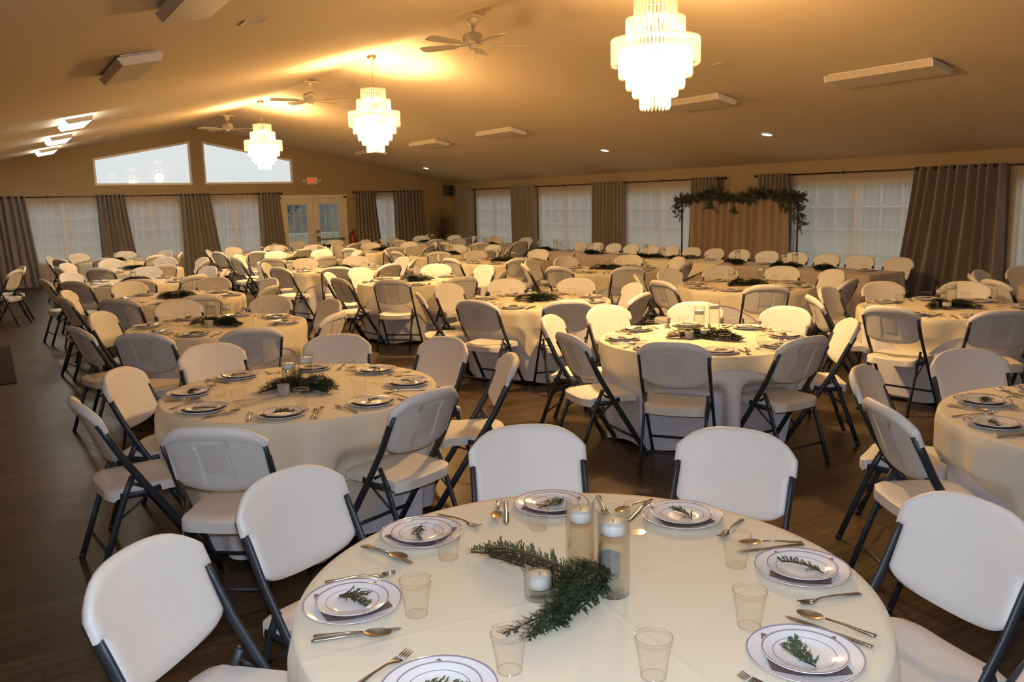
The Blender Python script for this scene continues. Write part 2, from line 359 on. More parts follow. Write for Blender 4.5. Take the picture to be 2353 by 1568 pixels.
# double french door
dr = struct('door_1', None)
mb = MB(); x0, x1 = DOORX
for c, d in (((x0+.03, D-.012, 1.0), (.085, .03, 2.0)), ((x1-.03, D-.012, 1.0), (.085, .03, 2.0)), (((x0+x1)/2, D-.012, 2.0), (x1-x0+.03, .03, .085))): mb.box(c, d)
ob('door_casing', mb.mesh('door_casing', MT['trim']), dr)
mid = (x0+x1)/2
for s, (a, b) in enumerate(((x0+.065, mid-.005), (mid+.005, x1-.065))):
    m2 = MB(); z0g, z1g = .28, 1.81; ga, gb = a+.155, b-.155; yc = D+.045
    def pn_(a_, b_, c_, d_): m2.box(((a_+b_)/2, yc, (c_+d_)/2), (b_-a_, .045, d_-c_))
    pn_(a, ga, .01, 1.965); pn_(gb, b, .01, 1.965); pn_(ga, gb, .01, z0g); pn_(ga, gb, z1g, 1.965)
    lf = ob('door_leaf', m2.mesh('door_leaf', MT['trim']), dr)
    m3 = MB(); m3.box(((ga+gb)/2, yc, (z0g+z1g)/2), (gb-ga, .004, z1g-z0g)); ob('door_pane', m3.mesh('door_pane', MT['pane']), lf)
    m4 = MB()
    for i in range(1, 3): x = ga+(gb-ga)*i/3; m4.box((x, yc-.012, (z0g+z1g)/2), (.018, .012, z1g-z0g))
    for j in range(1, 5): z = z0g+(z1g-z0g)*j/5; m4.box(((ga+gb)/2, yc-.012, z), (gb-ga, .012, .018))
    for c, d in ((((ga+gb)/2, yc-.03, z1g), (gb-ga+.05, .02, .03)), (((ga+gb)/2, yc-.03, z0g), (gb-ga+.05, .02, .03)), ((ga, yc-.03, (z0g+z1g)/2), (.03, .02, z1g-z0g)), ((gb, yc-.03, (z0g+z1g)/2), (.03, .02, z1g-z0g))): m4.box(c, d)
    ob('door_grille', m4.mesh('door_grille', MT['trim']), lf)
    if s == 1:
        m5 = MB(); m5.box(((a+b)/2, D-.03, .84), (b-a-.10, .035, .05)); m5.box((a+.09, D-.02, .86), (.09, .06, .14)); m5.box((b-.07, D-.02, .84), (.06, .05, .08))
        ob('panic_bar', m5.mesh('panic_bar', MT['chrome']), lf)
        m6 = MB(); m6.box((a+.09, D+.005, 1.06), (.10, .04, .07)); ob('door_lock', m6.mesh('door_lock', MT['chrome']), lf)

# ------------------------------------------------------------------ outside
mb = MB(); mb.box((5, 60, -.9), (160, 160, .1)); tag(ob('ground_outside', mb.mesh('ground_outside', MT['grass'])), None, None, kind='structure')
mb = MB()
mb.box((7.6, D+1.75, -.08), (4.5, 3.1, .12))
for i in range(34): mb.box((5.5+i*.125, D+3.2, .42), (.035, .035, .92))
mb.box((7.6, D+3.2, .90), (4.4, .09, .04)); mb.box((7.6, D+3.2, .03), (4.4, .05, .06))
for x in (5.45, 7.6, 9.75): mb.box((x, D+3.2, .45), (.09, .09, 1.0))
tag(ob('deck_railing', mb.mesh('deck_railing', MT['deckw'])), 'pale grey deck railing with upright balusters outside the french doors', 'railing')
def bare_tree(name, loc, h, seed, label, spread=1.0, lvl=5):
    rnd = random.Random(seed); mb = MB()
    def br(p, d, L, r, k):
        q = p+d*L; mb.tube([p, p+d*L*.5+Vector((rnd.uniform(-.05, .05)*L,)*2+(0,)), q], [r, r*.85, r*.65], None, 5, caps=False)
        if k == 0: return
        for _ in range(3 if k > 1 else 2):
            nd = (d + Vector((rnd.uniform(-1, 1)*spread, rnd.uniform(-1, 1)*spread, rnd.uniform(-.25, .55)))*.75).normalized()
            br(q, nd, L*rnd.uniform(.6, .82), r*.6, k-1)
    br(Vector((0, 0, 0)), Vector((0, 0, 1)), h*.25, h*.022, lvl)
    o = ob(name, mb.mesh(name, MT['bark']), None, loc); return tag(o, label, 'tree', 'bare trees outside')
bare_tree('bare_tree', (9.3, D+15, -.9), 4.2, 3, 'bare grey winter tree seen through the left french door')
bare_tree('bare_tree', (14.5, D+26, -.9), 4.4, 5, 'bare grey winter tree seen through the right french door')
bare_tree('bare_tree', (-2, D+24, -.9), 4.4, 11, 'bare tree behind the sheers of the leftmost window')
bare_tree('bare_tree', (24, 16, -.9), 4.6, 12, 'bare tree behind the sheers of the right wall')
# distant wooded slope
rnd = random.Random(4); mb = MB()
for (xa, ya, xb, yb, h0) in ((-40, D+52, 75, D+58, 2.35), (48, D+50, 62, -30, 4.2)):
    n = 120; vs = []
    for i in range(n+1):
        t = i/n; x = xa+(xb-xa)*t; y = ya+(yb-ya)*t; h = h0+.2*sin(i*.5)+rnd.uniform(0, .5)
        vs += [(x, y, -1), (x+rnd.uniform(-.8, .8), y+3, h)]
    mb.add(vs, [(2*i, 2*i+2, 2*i+3, 2*i+1) for i in range(n)], False)
tag(ob('treeline', mb.mesh('treeline', mat('hazy_treeline', (.15, .16, .155), .95, var=.35, vscale=.8))), None, None, kind='structure')

# ------------------------------------------------------------------ ceiling fittings
def slope_rot(x): return (0, math.atan(SL)*(1 if x > XC else -1), 0)
def fixture(x, y, lit_, lab):
    e = thing('ceiling_light', lab, 'ceiling light', (x, y, zc(x)-.004), 0, 'box lights on the ceiling slopes')
    e.rotation_euler = slope_rot(x)
    w, L, h = .36, 1.26, .085
    a = MB(); a.box((0, 0, -.012), (w-.06, L-.04, .024)); ob('mounting_pan', a.mesh('mounting_pan', MT['white']), e)
    b = MB(); b.prism8([(-w/2+.03, -L/2, -h), (w/2-.03, -L/2, -h), (w/2-.03, L/2, -h), (-w/2+.03, L/2, -h), (-w/2+.0, -L/2, -.024), (w/2, -L/2, -.024), (w/2, L/2, -.024), (-w/2, L/2, -.024)])
    ob('diffuser', b.mesh('diffuser', MT['lit'] if lit_ else MT['diff']), e)
    for s in (-1, 1): c = MB(); c.prism8([(sx_*(w/2-.028 if zz_ < -.05 else w/2+.003), s*(L/2+.006)+yy_, zz_) for zz_ in (-h-.002, -.022) for sx_, yy_ in ((-1, -.006), (1, -.006), (1, .006), (-1, .006))]); ob('end_cap', c.mesh('end_cap', MT['white']), e)
    return e
LX, RX = 1.20, 8.25
fixture(LX, 5.25, False, 'unlit box ceiling light cut off by the top edge, above the left row')
fixture(LX, 8.35, False, 'unlit white box ceiling light, alone on the near left slope')
fixture(LX, 13.75, True, 'lit box ceiling light, largest of the three bright ones')
fixture(LX, 17.0, True, 'lit box ceiling light, middle of the three bright ones')
fixture(LX, 20.4, True, 'lit box ceiling light, farthest of the three bright ones')
fixture(RX, 5.85, False, 'unlit box ceiling light, largest and rightmost on the right slope')
fixture(RX, 8.75, False, 'unlit box ceiling light beside and partly behind the biggest chandelier')
fixture(RX, 13.8, False, 'unlit box ceiling light, third from the right on the right slope')
fixture(RX, 16.8, False, 'unlit box ceiling light, fourth from the right on the right slope')
fixture(RX, 20.05, False, 'unlit box ceiling light, farthest one on the right slope')
def vent(x, y, lab):
    e = thing('ceiling_vent', lab, 'air vent', (x, y, zc(x)-.006), 0, 'vents on the ceiling slopes'); e.scale = (.62, .62, .8); e.rotation_euler = slope_rot(x)
    a = MB(); a.box((0, .14, 0), (.30, .02, .016)); a.box((0, -.14, 0), (.30, .02, .016)); a.box((.14, 0, 0), (.02, .28, .016)); a.box((-.14, 0, 0), (.02, .28, .016)); a.box((0, 0, .004), (.28, .28, .004), mi=1)
    ob('vent_frame', a.mesh('vent_frame', [MT['diff'], MT['black']]), e)
    b = MB()
    for i in range(9): b.box((-.11+i*.0275, 0, -.002), (.016, .26, .008))
    ob('louvre', b.mesh('louvre', MT['diff']), e)
vent(1.92, 6.9, 'square air vent beside the unlit light at the top left')
vent(2.03, 14.9, 'air vent beside the largest of the three lit box lights')
vent(2.1, 19.4, 'air vent beside the farthest of the three lit box lights')
vent(7.33, 7.3, 'square air vent just right of the biggest chandelier')
vent(7.32, 14.84, 'air vent on the right slope, right of the middle chandelier')
vent(7.33, 19.0, 'farthest air vent on the right slope, above the french doors')
for y, lab in ((20.7, 'small round recessed light, leftmost and farthest of three'), (13.0, 'small round recessed light, middle of three'), (9.07, 'small round recessed light, nearest and rightmost of three')):
    e = thing('recessed_light', lab, 'ceiling light', (10.05, y, zc(10.05)-.003), 0, 'recessed lights by the right wall'); e.rotation_euler = slope_rot(10.05)
    a = MB(); a.lathe([(.075, 0), (.098, -.002), (.098, -.010), (.075, -.012)], 24, close=True); ob('trim_ring', a.mesh('trim_ring', MT['white']), e)
    a = MB(); a.lathe([(.0005, -.004), (.075, -.006)], 24); ob('lamp', a.mesh('lamp', MT['can']), e)
    light('recessed_lamp_light', 'SPOT', (10.05, y, zc(10.05)-.05), CAN_W, (1, .80, .52), .05)

# chandeliers
TIERS = [(.163, 3.34, .17), (.226, 3.195, .185), (.345, 3.035, .205), (.285, 2.955, .22), (.225, 2.87, .225), (.172, 2.79, .21), (.113, 2.70, .215)]
def make_chandelier():
    e = thing('chandelier', '', 'chandelier', (XC, 0, 0), 0, 'tiered crystal chandeliers under the ridge')
    a = MB(); a.lathe([(.001, ZR-.075), (.02, ZR-.07), (.055, ZR-.05), (.065, ZR-.02), (.065, ZR+.02)], 20); ob('canopy', a.mesh('canopy', MT['brass']), e)
    a = MB(); z = ZR-.07; i = 0
    while z > 3.36:
        pts = [(cos(t)*.009*(i % 2 == 0), cos(t)*.009*(i % 2 == 1), z-.016+sin(t)*.019) for t in [2*pi*q/10 for q in range(11)]]
        a.tube(pts, .0025, n=5, caps=False); z -= .03; i += 1
    ob('chain', a.mesh('chain', MT['brass']), e)
    a = MB()
    for r, zt, L in TIERS: a.lathe([(r-.012, zt), (r-.007, zt), (r-.007, zt-.007), (r-.012, zt-.007)], 32, close=True)
    for q in range(4):
        an = q*pi/2
        for (r, zt, L), (r2, zt2, L2) in zip(TIERS[:-1], TIERS[1:]): rm = min(r, r2)*.93; a.tube([(r*.95*cos(an), r*.95*sin(an), zt-.004), (rm*cos(an), rm*sin(an), zt-.004), (rm*cos(an), rm*sin(an), zt2-.004), (r2*.95*cos(an), r2*.95*sin(an), zt2-.004)], .0022, n=5)
        a.tube([(TIERS[0][0]*.96*cos(an), TIERS[0][0]*.96*sin(an), 3.335), (0, 0, 3.37)], .0025, n=5)
    a.tube([(0, 0, 3.38), (0, 0, 2.62)], .008, n=6)
    ob('frame', a.mesh('frame', MT['brass']), e)
    for ti, (r, zt, L) in enumerate(TIERS):
        a = MB(); n = int(2*pi*r/.030)
        for q in range(n):
            an = 2*pi*(q+.5*(ti % 2))/n; x, y = r*cos(an), r*sin(an); rr = .0125; k_ = 6; vs = []
            for (zz, sc_) in ((zt+.004, .55), (zt-.012, 1), (zt-L+.02, 1), (zt-L, .25)):
                for j in range(k_):
                    t = 2*pi*j/k_+an; vs.append((x+rr*sc_*cos(t), y+rr*sc_*sin(t), zz))
            a.add(vs, [(i*k_+j, i*k_+(j+1) % k_, (i+1)*k_+(j+1) % k_, (i+1)*k_+j) for i in range(3) for j in range(k_)]+[tuple(range(k_)), tuple(3*k_+j for j in range(k_))], False)
        ob('crystal_tier', a.mesh('crystal_tier', MT['crys']), e)
    for q in range(9):
        an = q*2*pi/3; rr, zz = (.075, 3.2) if q < 3 else ((.10, 2.95) if q < 6 else (.06, 2.72))
        a = MB(); a.ball((rr*cos(an), rr*sin(an), zz), .022, 10, 8, (1, 1, 1.7)); ob('bulb', a.mesh('bulb', MT['bulb']), e)
    return e
chp = make_chandelier()
for y, lab in ((5.45, 'lit tiered crystal chandelier, the biggest and nearest of three'), (11.31, 'lit tiered crystal chandelier, the middle one of three'), (16.89, 'lit tiered crystal chandelier, the farthest in front of the gable windows')):
    place(chp, USED, (XC, y, 0), y, lab)
    light('chandelier_glow', 'POINT', (XC, y, 2.72), CHAND_W, WARM, .13)

# ceiling fans
def make_fan():
    e = thing('ceiling_fan', '', 'ceiling fan', (XC, 0, 0), 0, 'white ceiling fans along the ridge')
    a = MB(); a.box((0, 0, ZR-.035), (.30, .16, .03)); a.lathe([(.001, ZR-.13), (.03, ZR-.13), (.06, ZR-.08), (.065, ZR-.04)], 20); ob('canopy', a.mesh('canopy', MT['fanw']), e)
    a = MB(); a.tube([(0, 0, ZR-.1), (0, 0, 3.58)], .014, n=10); ob('downrod', a.mesh('downrod', MT['fanw']), e)
    a = MB(); a.lathe([(.001, 3.60), (.05, 3.60), (.105, 3.575), (.115, 3.55), (.115, 3.50), (.10, 3.475), (.065, 3.465), (.055, 3.44), (.045, 3.425), (.001, 3.42)], 28); ob('motor', a.mesh('motor', MT['fanw'], 40), e)
    a = MB(); a.tube([(.03, 0, 3.43), (.03, 0, 3.33)], .002, n=5); a.ball((.03, 0, 3.325), .006); ob('pull_chain', a.mesh('pull_chain', MT['brass']), e)
    for q in range(5):
        an = 2*pi*q/5+.35; ca, sa = cos(an), sin(an)
        a = MB()
        pts = [(.09, .012), (.20, .02), (.24, .055), (.60, .072), (.645, .055), (.655, 0)]
        out = [(x, y) for x, y in pts]+[(x, -y) for x, y in reversed(pts[:-1])]
        tilt = .21; vs = []
        for dz in (.004, -.004):
            for x, y in out: vs.append((x*ca-y*sa, x*sa+y*ca, 3.47+dz+y*tilt))
        n = len(out); a.add(vs, [tuple(range(n)), tuple(range(2*n-1, n-1, -1))]+[(i, n+i, n+(i+1) % n, (i+1) % n) for i in range(n)], False)
        ob('blade', a.mesh('blade', MT['blade']), e)
    return e
fnp = make_fan()
for y, r, lab in ((8.44, .55, 'five-blade ceiling fan, nearest and largest, left of the biggest chandelier'), (13.94, .2, 'five-blade ceiling fan between the middle and farthest chandeliers'), (19.59, .4, 'farthest ceiling fan, just in front of the gable peak')):
    place(fnp, USED, (XC, y, 0), r, lab)

# ------------------------------------------------------------------ wall fittings
e = thing('exit_sign', 'cream exit sign with red letters above the french doors', 'exit sign', (7.60, D-.005, 2.42))
a = MB(); a.box((0, -.03, 0), (.31, .06, .20)); ob('housing', a.mesh('housing', MT['exitw']), e)
for s in (-1, 1):
    a = MB(); a.tube([(s*.155, -.04, 0), (s*.20, -.05, .005)], .012, n=8); a.lathe([(.001, 0), (.03, .01), (.05, .05), (.052, .06), (.001, .062)], 16, c=(0, 0, 0))
    n0 = 16+0
    me = MB(); me.tube([(s*.16, -.035, 0), (s*.205, -.05, 0)], .012, n=8); me.tube([(s*.215, -.02, .0), (s*.222, -.05, 0), (s*.226, -.085, -.008)], [.028, .046, .05], None, 14)
    ob('emergency_lamp', me.mesh('emergency_lamp', MT['exitw']), e)
cu = bpy.data.curves.new('lettering', 'FONT'); cu.body = 'EXIT'; cu.size = .155; cu.align_x = 'CENTER'; cu.align_y = 'CENTER'; cu.extrude = .002; cu.offset = .003; cu.materials.append(MT['exitr'])
tmp = bpy.data.objects.new('tmp', cu); C.objects.link(tmp); bpy.context.view_layer.update()
lm = bpy.data.meshes.new_from_object(tmp); bpy.data.objects.remove(tmp); o = ob('lettering', lm, e, (0, -.0615, .0)); o.rotation_euler = (pi/2, 0, 0); o.scale = (.78, 1, 1)
# fire extinguisher
e = thing('fire_extinguisher', 'small red fire extinguisher on the wall right of the french doors', 'fire extinguisher', (8.66, D-.09, .60))
a = MB(); a.lathe([(.001, 0), (.06, .005), (.065, .03), (.065, .30), (.05, .35), (.02, .37), (.02, .39), (.001, .39)], 20); ob('cylinder', a.mesh('cylinder', MT['red']), e)
a = MB(); a.box((.01, 0, .41), (.07, .03, .03)); a.tube([(.0, 0, .43), (.05, 0, .47), (.10, 0, .46)], .009, n=6); a.tube([(-.02, 0, .41), (-.08, 0, .38), (-.10, -.01, .22), (-.085, -.01, .1)], .009, n=6); ob('valve', a.mesh('valve', MT['black']), e)
# corner speaker
e = thing('wall_speaker', 'black speaker mounted high in the far right corner', 'speaker', (11.5, 22.3, 2.10))
a = MB(); a.box((0, 0, 0), (.20, .20, .30), .6); ob('speaker_box', a.mesh('speaker_box', MT['black']), e)
a = MB(); a.tube([(0, .0, .1), (.26, .1, .12)], .015, n=6); ob('bracket', a.mesh('bracket', MT['black']), e)
# thermostat
e = thing('thermostat', 'small beige thermostat on the right wall behind the tan backdrop', 'thermostat', (XR-.012, 10.77, 1.30))
a = MB(); a.box((0, 0, 0), (.024, .12, .08)); ob('case', a.mesh('case', MT['trim']), e)
# twig plant in corner
def twig_plant():
    rnd = random.Random(5); e = thing('twig_plant', 'dark bare twig arrangement standing in the far right corner', 'plant', (11.15, 22.1, 0))
    a = MB(); a.lathe([(.001, 0), (.12, 0), (.17, .30), (.16, .34), (.14, .34), (.13, .28), (.001, .28)], 20); ob('pot', a.mesh('pot', MT['pot']), e)
    a = MB()
    for i in range(46):
        an = rnd.uniform(0, 6.28); s = rnd.uniform(.1, .48); h = rnd.uniform(1.1, 1.62); p = [Vector((0, 0, .28)), Vector((s*.25*cos(an), s*.25*sin(an), .3+(h-.3)*.5)), Vector((s*cos(an), s*sin(an), h))]
        a.tube(p, [.006, .005, .002], None, 4, caps=False)
        for q in range(7):
            b0 = p[1].lerp(p[2], rnd.random()); a.tube([b0, b0+Vector((rnd.uniform(-.16, .16), rnd.uniform(-.16, .16), rnd.uniform(0, .14)))], .0022, None, 4, caps=False)
    ob('twigs', a.mesh('twigs', MT['twig']), e)
twig_plant()
# entrance mat
mb = MB(); mb.box((0, 0, .005), (1.3, 2.9, .01))
tag(ob('floor_mat', mb.mesh('floor_mat', MT['mat_']), None, (-.56, 11.66, 0)), 'dark rectangular floor mat at the left edge on the wood floor', 'mat')

# ------------------------------------------------------------------ curtains
def curtain_mesh(w0, w1, shift, h, folds, amp, seed, nz=14, fine=0, name='curtain_panel', m=None, ztop=0.03):
    """local x along the wall, y out of the wall, z from 0 (rod) downwards"""
    rnd = random.Random(seed); mb = MB(); n = int(folds*10); ph = [rnd.uniform(0, 6.28) for _ in range(4)]
    vs = []
    for j in range(nz+1):
        t = j/nz; w = w0+(w1-w0)*t**1.2; z = ztop-t*(h+ztop)
        for i in range(n+1):
            u = i/n; x = (u-.5)*w+shift*t**1.2
            q = u*folds*2*pi+.55*sin(u*folds*2.1+ph[2]); soft = 1-.35*t*abs(sin(q*.21+ph[0]))
            y = amp*1.25*soft*sin(q+.5*t*sin(q*.31+ph[1])+.25*t*ph[2]) + .3*amp*t*sin(q*2.3+ph[3])
            x += .35*amp*sin(2*q)*t*.5
            vs.append((x, y, z))
    k_ = n+1
    mb.add(vs, [(j*k_+i, j*k_+i+1, (j+1)*k_+i+1, (j+1)*k_+i) for j in range(nz) for i in range(n)])
    return mb.mesh(name, m)
def curtain(axis, a0, a1, b0, b1, lab, zrod, zbot, seed, folds=5, amp=.055, group='taupe curtain panels'):
    """a0..a1: extent along the wall at the rod, b0..b1: at the hem"""
    ca = (a0+a1)/2; w0 = a1-a0; w1 = b1-b0; shift = (b0+b1)/2-ca
    e = thing('curtain', lab, 'curtain', (ca, D-.14, zrod) if axis == 'x' else (XR-.14, ca, zrod), 0 if axis == 'x' else -pi/2, group)
    # local x runs along +X for the far wall and along -Y for the right wall
    sg = 1 if axis == 'x' else -1
    me = curtain_mesh(w0, w1, shift*sg, zrod-zbot, folds*1.3, amp, seed, m=MT['drape'])
    ob('fabric_panel', me, e)
    for i in range(int(folds*2)):
        u = (i+.0)/(folds*2)+.5/(folds*4); x = (u-.5)*w0*1.0
        g = MB(); pts = [(0, .022*cos(t), .022*sin(t)) for t in [2*pi*q/10 for q in range(11)]]
        g.tube(pts, .005, n=5, caps=False); go = ob('grommet', g.mesh('grommet', MT['grom']), e, (x, 0, 0)); go.rotation_euler.z = .8*(1 if i % 2 else -1)
    return e
def sheer(axis, a0, a1, zrod, zbot, lab, seed):
    ca = (a0+a1)/2
    o = ob('sheer_curtain', curtain_mesh(a1-a0, a1-a0, 0, zrod-zbot, max(6, int((a1-a0)/.11)), .012, seed, nz=6, name='sheer_curtain', m=MT['sheer'], ztop=.0), None,
           (ca, D-.055, zrod) if axis == 'x' else (XR-.055, ca, zrod), 0 if axis == 'x' else -pi/2)
    return tag(o, lab, 'curtain', 'white sheer curtains')
def rod(axis, a0, a1, z, lab):
    e = thing('curtain_rod', lab, 'curtain rod', (0, 0, 0), 0, 'curtain rods'); p = (lambda a, d=.14: (a, D-d, z)) if axis == 'x' else (lambda a, d=.14: (XR-d, a, z))
    m = MB(); m.tube([p(a0), p(a1)], .011, n=8); ob('pole', m.mesh('pole', MT['rod']), e)
    for a in (a0, a1): m = MB(); m.ball(p(a), .024, 10, 8); ob('finial', m.mesh('finial', MT['rod']), e)
    n = max(2, int(round((a1-a0)/1.8))+1)
    for i in range(n):
        a = a0+.06+(a1-a0-.12)*i/(n-1); m = MB(); m.tube([p(a, .145), p(a, 0.0)], .007, n=6); q = p(a, .004); m.box((q[0], q[1], q[2]), (.03, .008, .07) if axis == 'x' else (.008, .03, .07)); ob('bracket', m.mesh('bracket', MT['rod']), e)
ZRD = 2.10
rod('x', -.6, 6.72, ZRD, 'long curtain rod over the three windows left of the french doors')
rod('x', 8.72, 10.78, ZRD, 'short curtain rod right of the french doors')
rod('y', 11.52, 22.1, ZRD, 'long dark curtain rod on the right wall, left of the backdrop')
rod('y', 4.0, 10.72, ZRD, 'dark curtain rod on the right wall, right of the backdrop')
curtain('x', -.25, .80, -.2, 1.0, 'taupe curtain at the far left edge of the far wall', ZRD, .04, 1, 6)
curtain('x', 2.28, 2.88, 2.26, 3.12, 'taupe curtain between the first and second far-wall windows', ZRD, .04, 2, 5)
curtain('x', 4.17, 4.88, 4.15, 5.15, 'taupe curtain between the second and third far-wall windows', ZRD, .04, 3, 6)
curtain('x', 6.10, 6.66, 6.10, 6.80, 'taupe curtain hanging just left of the french doors', ZRD, .04, 4, 5)
curtain('x', 8.78, 9.36, 8.75, 9.55, 'taupe curtain just right of the french doors and fire extinguisher', ZRD, .04, 5, 5)
curtain('x', 9.92, 10.72, 9.95, 10.80, 'taupe curtain nearest the corner on the far wall', ZRD, .04, 6, 6)
curtain('y', 21.02, 21.98, 21.05, 22.35, 'taupe curtain nearest the corner on the right wall', ZRD, .04, 7, 5)
curtain('y', 17.85, 19.0, 17.8, 19.0, 'taupe curtain on the right wall, second from the far corner', ZRD, .04, 8, 7)
curtain('y', 14.38, 15.52, 14.38, 15.55, 'taupe curtain on the right wall, third from the far corner', ZRD, .04, 9, 7)
curtain('y', 11.62, 12.33, 11.5, 12.5, 'taupe curtain behind the left end of the greenery arch', ZRD, .04, 10, 6)
curtain('y', 9.98, 10.66, 9.9, 10.7, 'taupe curtain behind the right end of the greenery arch', ZRD, .04, 11, 6)
curtain('y', 6.36, 7.66, 6.32, 7.98, 'widest taupe curtain, the nearest one on the right wall', ZRD, .04, 12, 7, .075)
for (a, b, z0, z1), lab, s in zip(WIN_F, ('white sheer curtain over the leftmost far-wall window', 'white sheer over the second far-wall window', 'white sheer over the window left of the french doors', 'narrow white sheer right of the french doors'), range(4)):
    sheer('x', a-.02, b+.02, ZRD-.02, .12, lab, 20+s)
for (a, b, z0, z1), lab, s in zip(WIN_R, ('white sheer on the right wall nearest the corner', 'white sheer on the right wall between two curtains, second from the corner', 'white sheer on the right wall just left of the arch', 'widest white sheer, right of the greenery arch', 'white sheer cut off at the right edge'), range(5)):
    sheer('y', a-.02, b+.02, ZRD-.02, .12, lab, 30+s)

# ------------------------------------------------------------------ foliage helpers
def sprig(mb, p0, p1, rnd, rad=.02, n=26, mi=0, tw=1, lift=.004, nl=.016):
    """a cedar twig: curved stem with short needle branchlets"""
    p0 = Vector(p0); p1 = Vector(p1); d = (p1-p0); L = d.length; d.normalize(); s = d.cross(Vector((0, 0, 1))).normalized(); bend = rnd.uniform(-.12, .12)*L
    def at(t): return p0+(p1-p0)*t+s*bend*4*t*(1-t)+Vector((0, 0, lift*4*t*(1-t)))
    mb.tube([at(i/4) for i in range(5)], .0016*(rad/.02)**.5, None, 4, caps=False, mi=tw)
    for i in range(n):
        t = (i+.5)/n; q = at(t); sd = 1 if i % 2 else -1
        L2 = rad*(1-.6*t)*rnd.uniform(.7, 1.2)
        dd = (s*sd*rnd.uniform(.5, 1)+d*rnd.uniform(.5, 1.1)+Vector((0, 0, rnd.uniform(-.15, .6)))).normalized(); e1 = q+dd*L2
        w = Vector((0, 0, 1)).cross(dd).normalized()*nl*.16+Vector((0, 0, nl*.05))
        mb.add([q, q+dd*L2*.5+w, e1, q+dd*L2*.5-w], [(0, 1, 2, 3)], False, mi)
        for k_ in range(5):
            b0 = q+dd*L2*(.15+.17*k_); d3 = (dd+s*rnd.uniform(-1, 1)*.9+d*rnd.uniform(-.2, .6)+Vector((0, 0, rnd.uniform(-.1, .5)))).normalized(); l3 = nl*rnd.uniform(.6, 1.1)
            w = d3.cross(Vector((.3, .2, 1))).normalized()*nl*.14
            mb.add([b0, b0+d3*l3*.5+w, b0+d3*l3, b0+d3*l3*.5-w], [(0, 1, 2, 3)], False, mi)
def plate_sprig(seed, L=.10, dense=1.0):
    rnd = random.Random(seed); mb = MB(); sprig(mb, (-L/2, 0, .002), (L/2, 0, .003), rnd, .030, int(26*dense), nl=.013)
    if dense > 1.2: sprig(mb, (-L/2, 0, .004), (L*.2, L*.35, .01), rnd, .026, 16, nl=.013)
    return mb.mesh('greenery_sprig', [MT['leaf'], MT['twig']])
def garland(seed, branches, berries=0, rad=.055):
    rnd = random.Random(seed); mb = MB()
    for (a, b) in branches:
        for q in range(5):
            o1 = Vector((rnd.uniform(-.02, .02), rnd.uniform(-.02, .02), .004+.008*q)); o2 = Vector((rnd.uniform(-.035, .035), rnd.uniform(-.035, .035), .006+.004*q))
            sprig(mb, Vector((*a, 0))+o1, Vector((*b, 0))+o2, rnd, rad, 74, nl=.017, lift=.010+.006*q)
    for i in range(berries):
        (a, b) = rnd.choice(branches); t = rnd.random()*.8; mb.ball((a[0]+(b[0]-a[0])*t+rnd.uniform(-.03, .03), a[1]+(b[1]-a[1])*t+rnd.uniform(-.03, .03), .02+rnd.random()*.015), .005, 6, 4, mi=2)
    return mb.mesh('greenery_garland', [MT['leaf'], MT['twig'], MT['berry']])

# ------------------------------------------------------------------ greenery arch with tan backdrop
AX, AY0, AY1, AZ = 11.2, 9.42, 12.13, 1.74
e = thing('backdrop_stand', 'dark metal arch stand with two upright poles behind the long table', 'stand', (AX, 0, 0))
for y in (AY0, AY1):
    a = MB(); a.tube([(0, y, .02), (0, y, AZ)], .016, n=8); ob('upright_pole', a.mesh('upright_pole', MT['rod']), e)
    a = MB(); a.box((0, y, .012), (.45, .30, .02)); ob('base_plate', a.mesh('base_plate', MT['rod']), e)
a = MB(); a.tube([(0, AY0, AZ), (0, AY1, AZ)], .013, n=8); ob('crossbar', a.mesh('crossbar', MT['rod']), e)
o = ob('backdrop_curtain', curtain_mesh(2.35, 2.42, 0, 1.68, 13, .035, 77, name='backdrop_curtain', m=MT['tan'], ztop=.0), None, (AX+.03, (AY0+AY1)/2+.02, AZ-.025), -pi/2)
tag(o, 'tan fabric backdrop hanging below the greenery arch', 'curtain')
rnd = random.Random(9); mb = MB()
def ev_cluster(c, r, n):
    for i in range(n):
        d = Vector((rnd.gauss(0, 1)*.5, rnd.gauss(0, 1), rnd.gauss(0, 1)*.8)).normalized(); c0 = Vector(c)+Vector((rnd.uniform(-.4, .4)*r*.5, rnd.uniform(-.6, .6)*r, rnd.uniform(-.3, .3)*r)); L = r*rnd.uniform(.6, 1.25)
        s = d.cross(Vector((1, .2, .1))).normalized()
        mb.tube([c0, c0+d*L], .003, None, 3, caps=False, mi=1)
        for k_ in range(7):
            q = c0+d*L*(k_+1)/7; ww = .035*(1.1-k_/9)
            for sg in (-1, 1):
                dd = (s*sg+d*.7+Vector((rnd.uniform(-.3, .3),)*3)).normalized(); w = d*.009
                mb.add([q, q+dd*ww*.5+w, q+dd*ww, q+dd*ww*.5-w], [(0, 1, 2, 3)], False, 0)
y = AY0
while y < AY1+.02:
    ev_cluster((AX-.02, y, AZ+.02+.035*sin(y*5.1)), .115+.03*sin(y*7.3+1), 20); y += .075
for y_, zl in ((AY0-.02, 1.28), (AY1+.06, 1.42)):
    z = AZ
    while z > zl: ev_cluster((AX-.02, y_+.05*sin(z*9), z), .12, 8); z -= .075
ev_cluster((AX-.02, AY0+.28, AZ-.16), .12, 9); ev_cluster((AX-.02, 10.78, AZ-.2), .12, 10); ev_cluster((AX-.02, 11.35, AZ-.12), .13, 10)
tag(ob('evergreen_garland', mb.mesh('evergreen_garland', [MT['leaf2'], MT['twig']])), 'dark evergreen garland draped along the arch crossbar', 'garland')

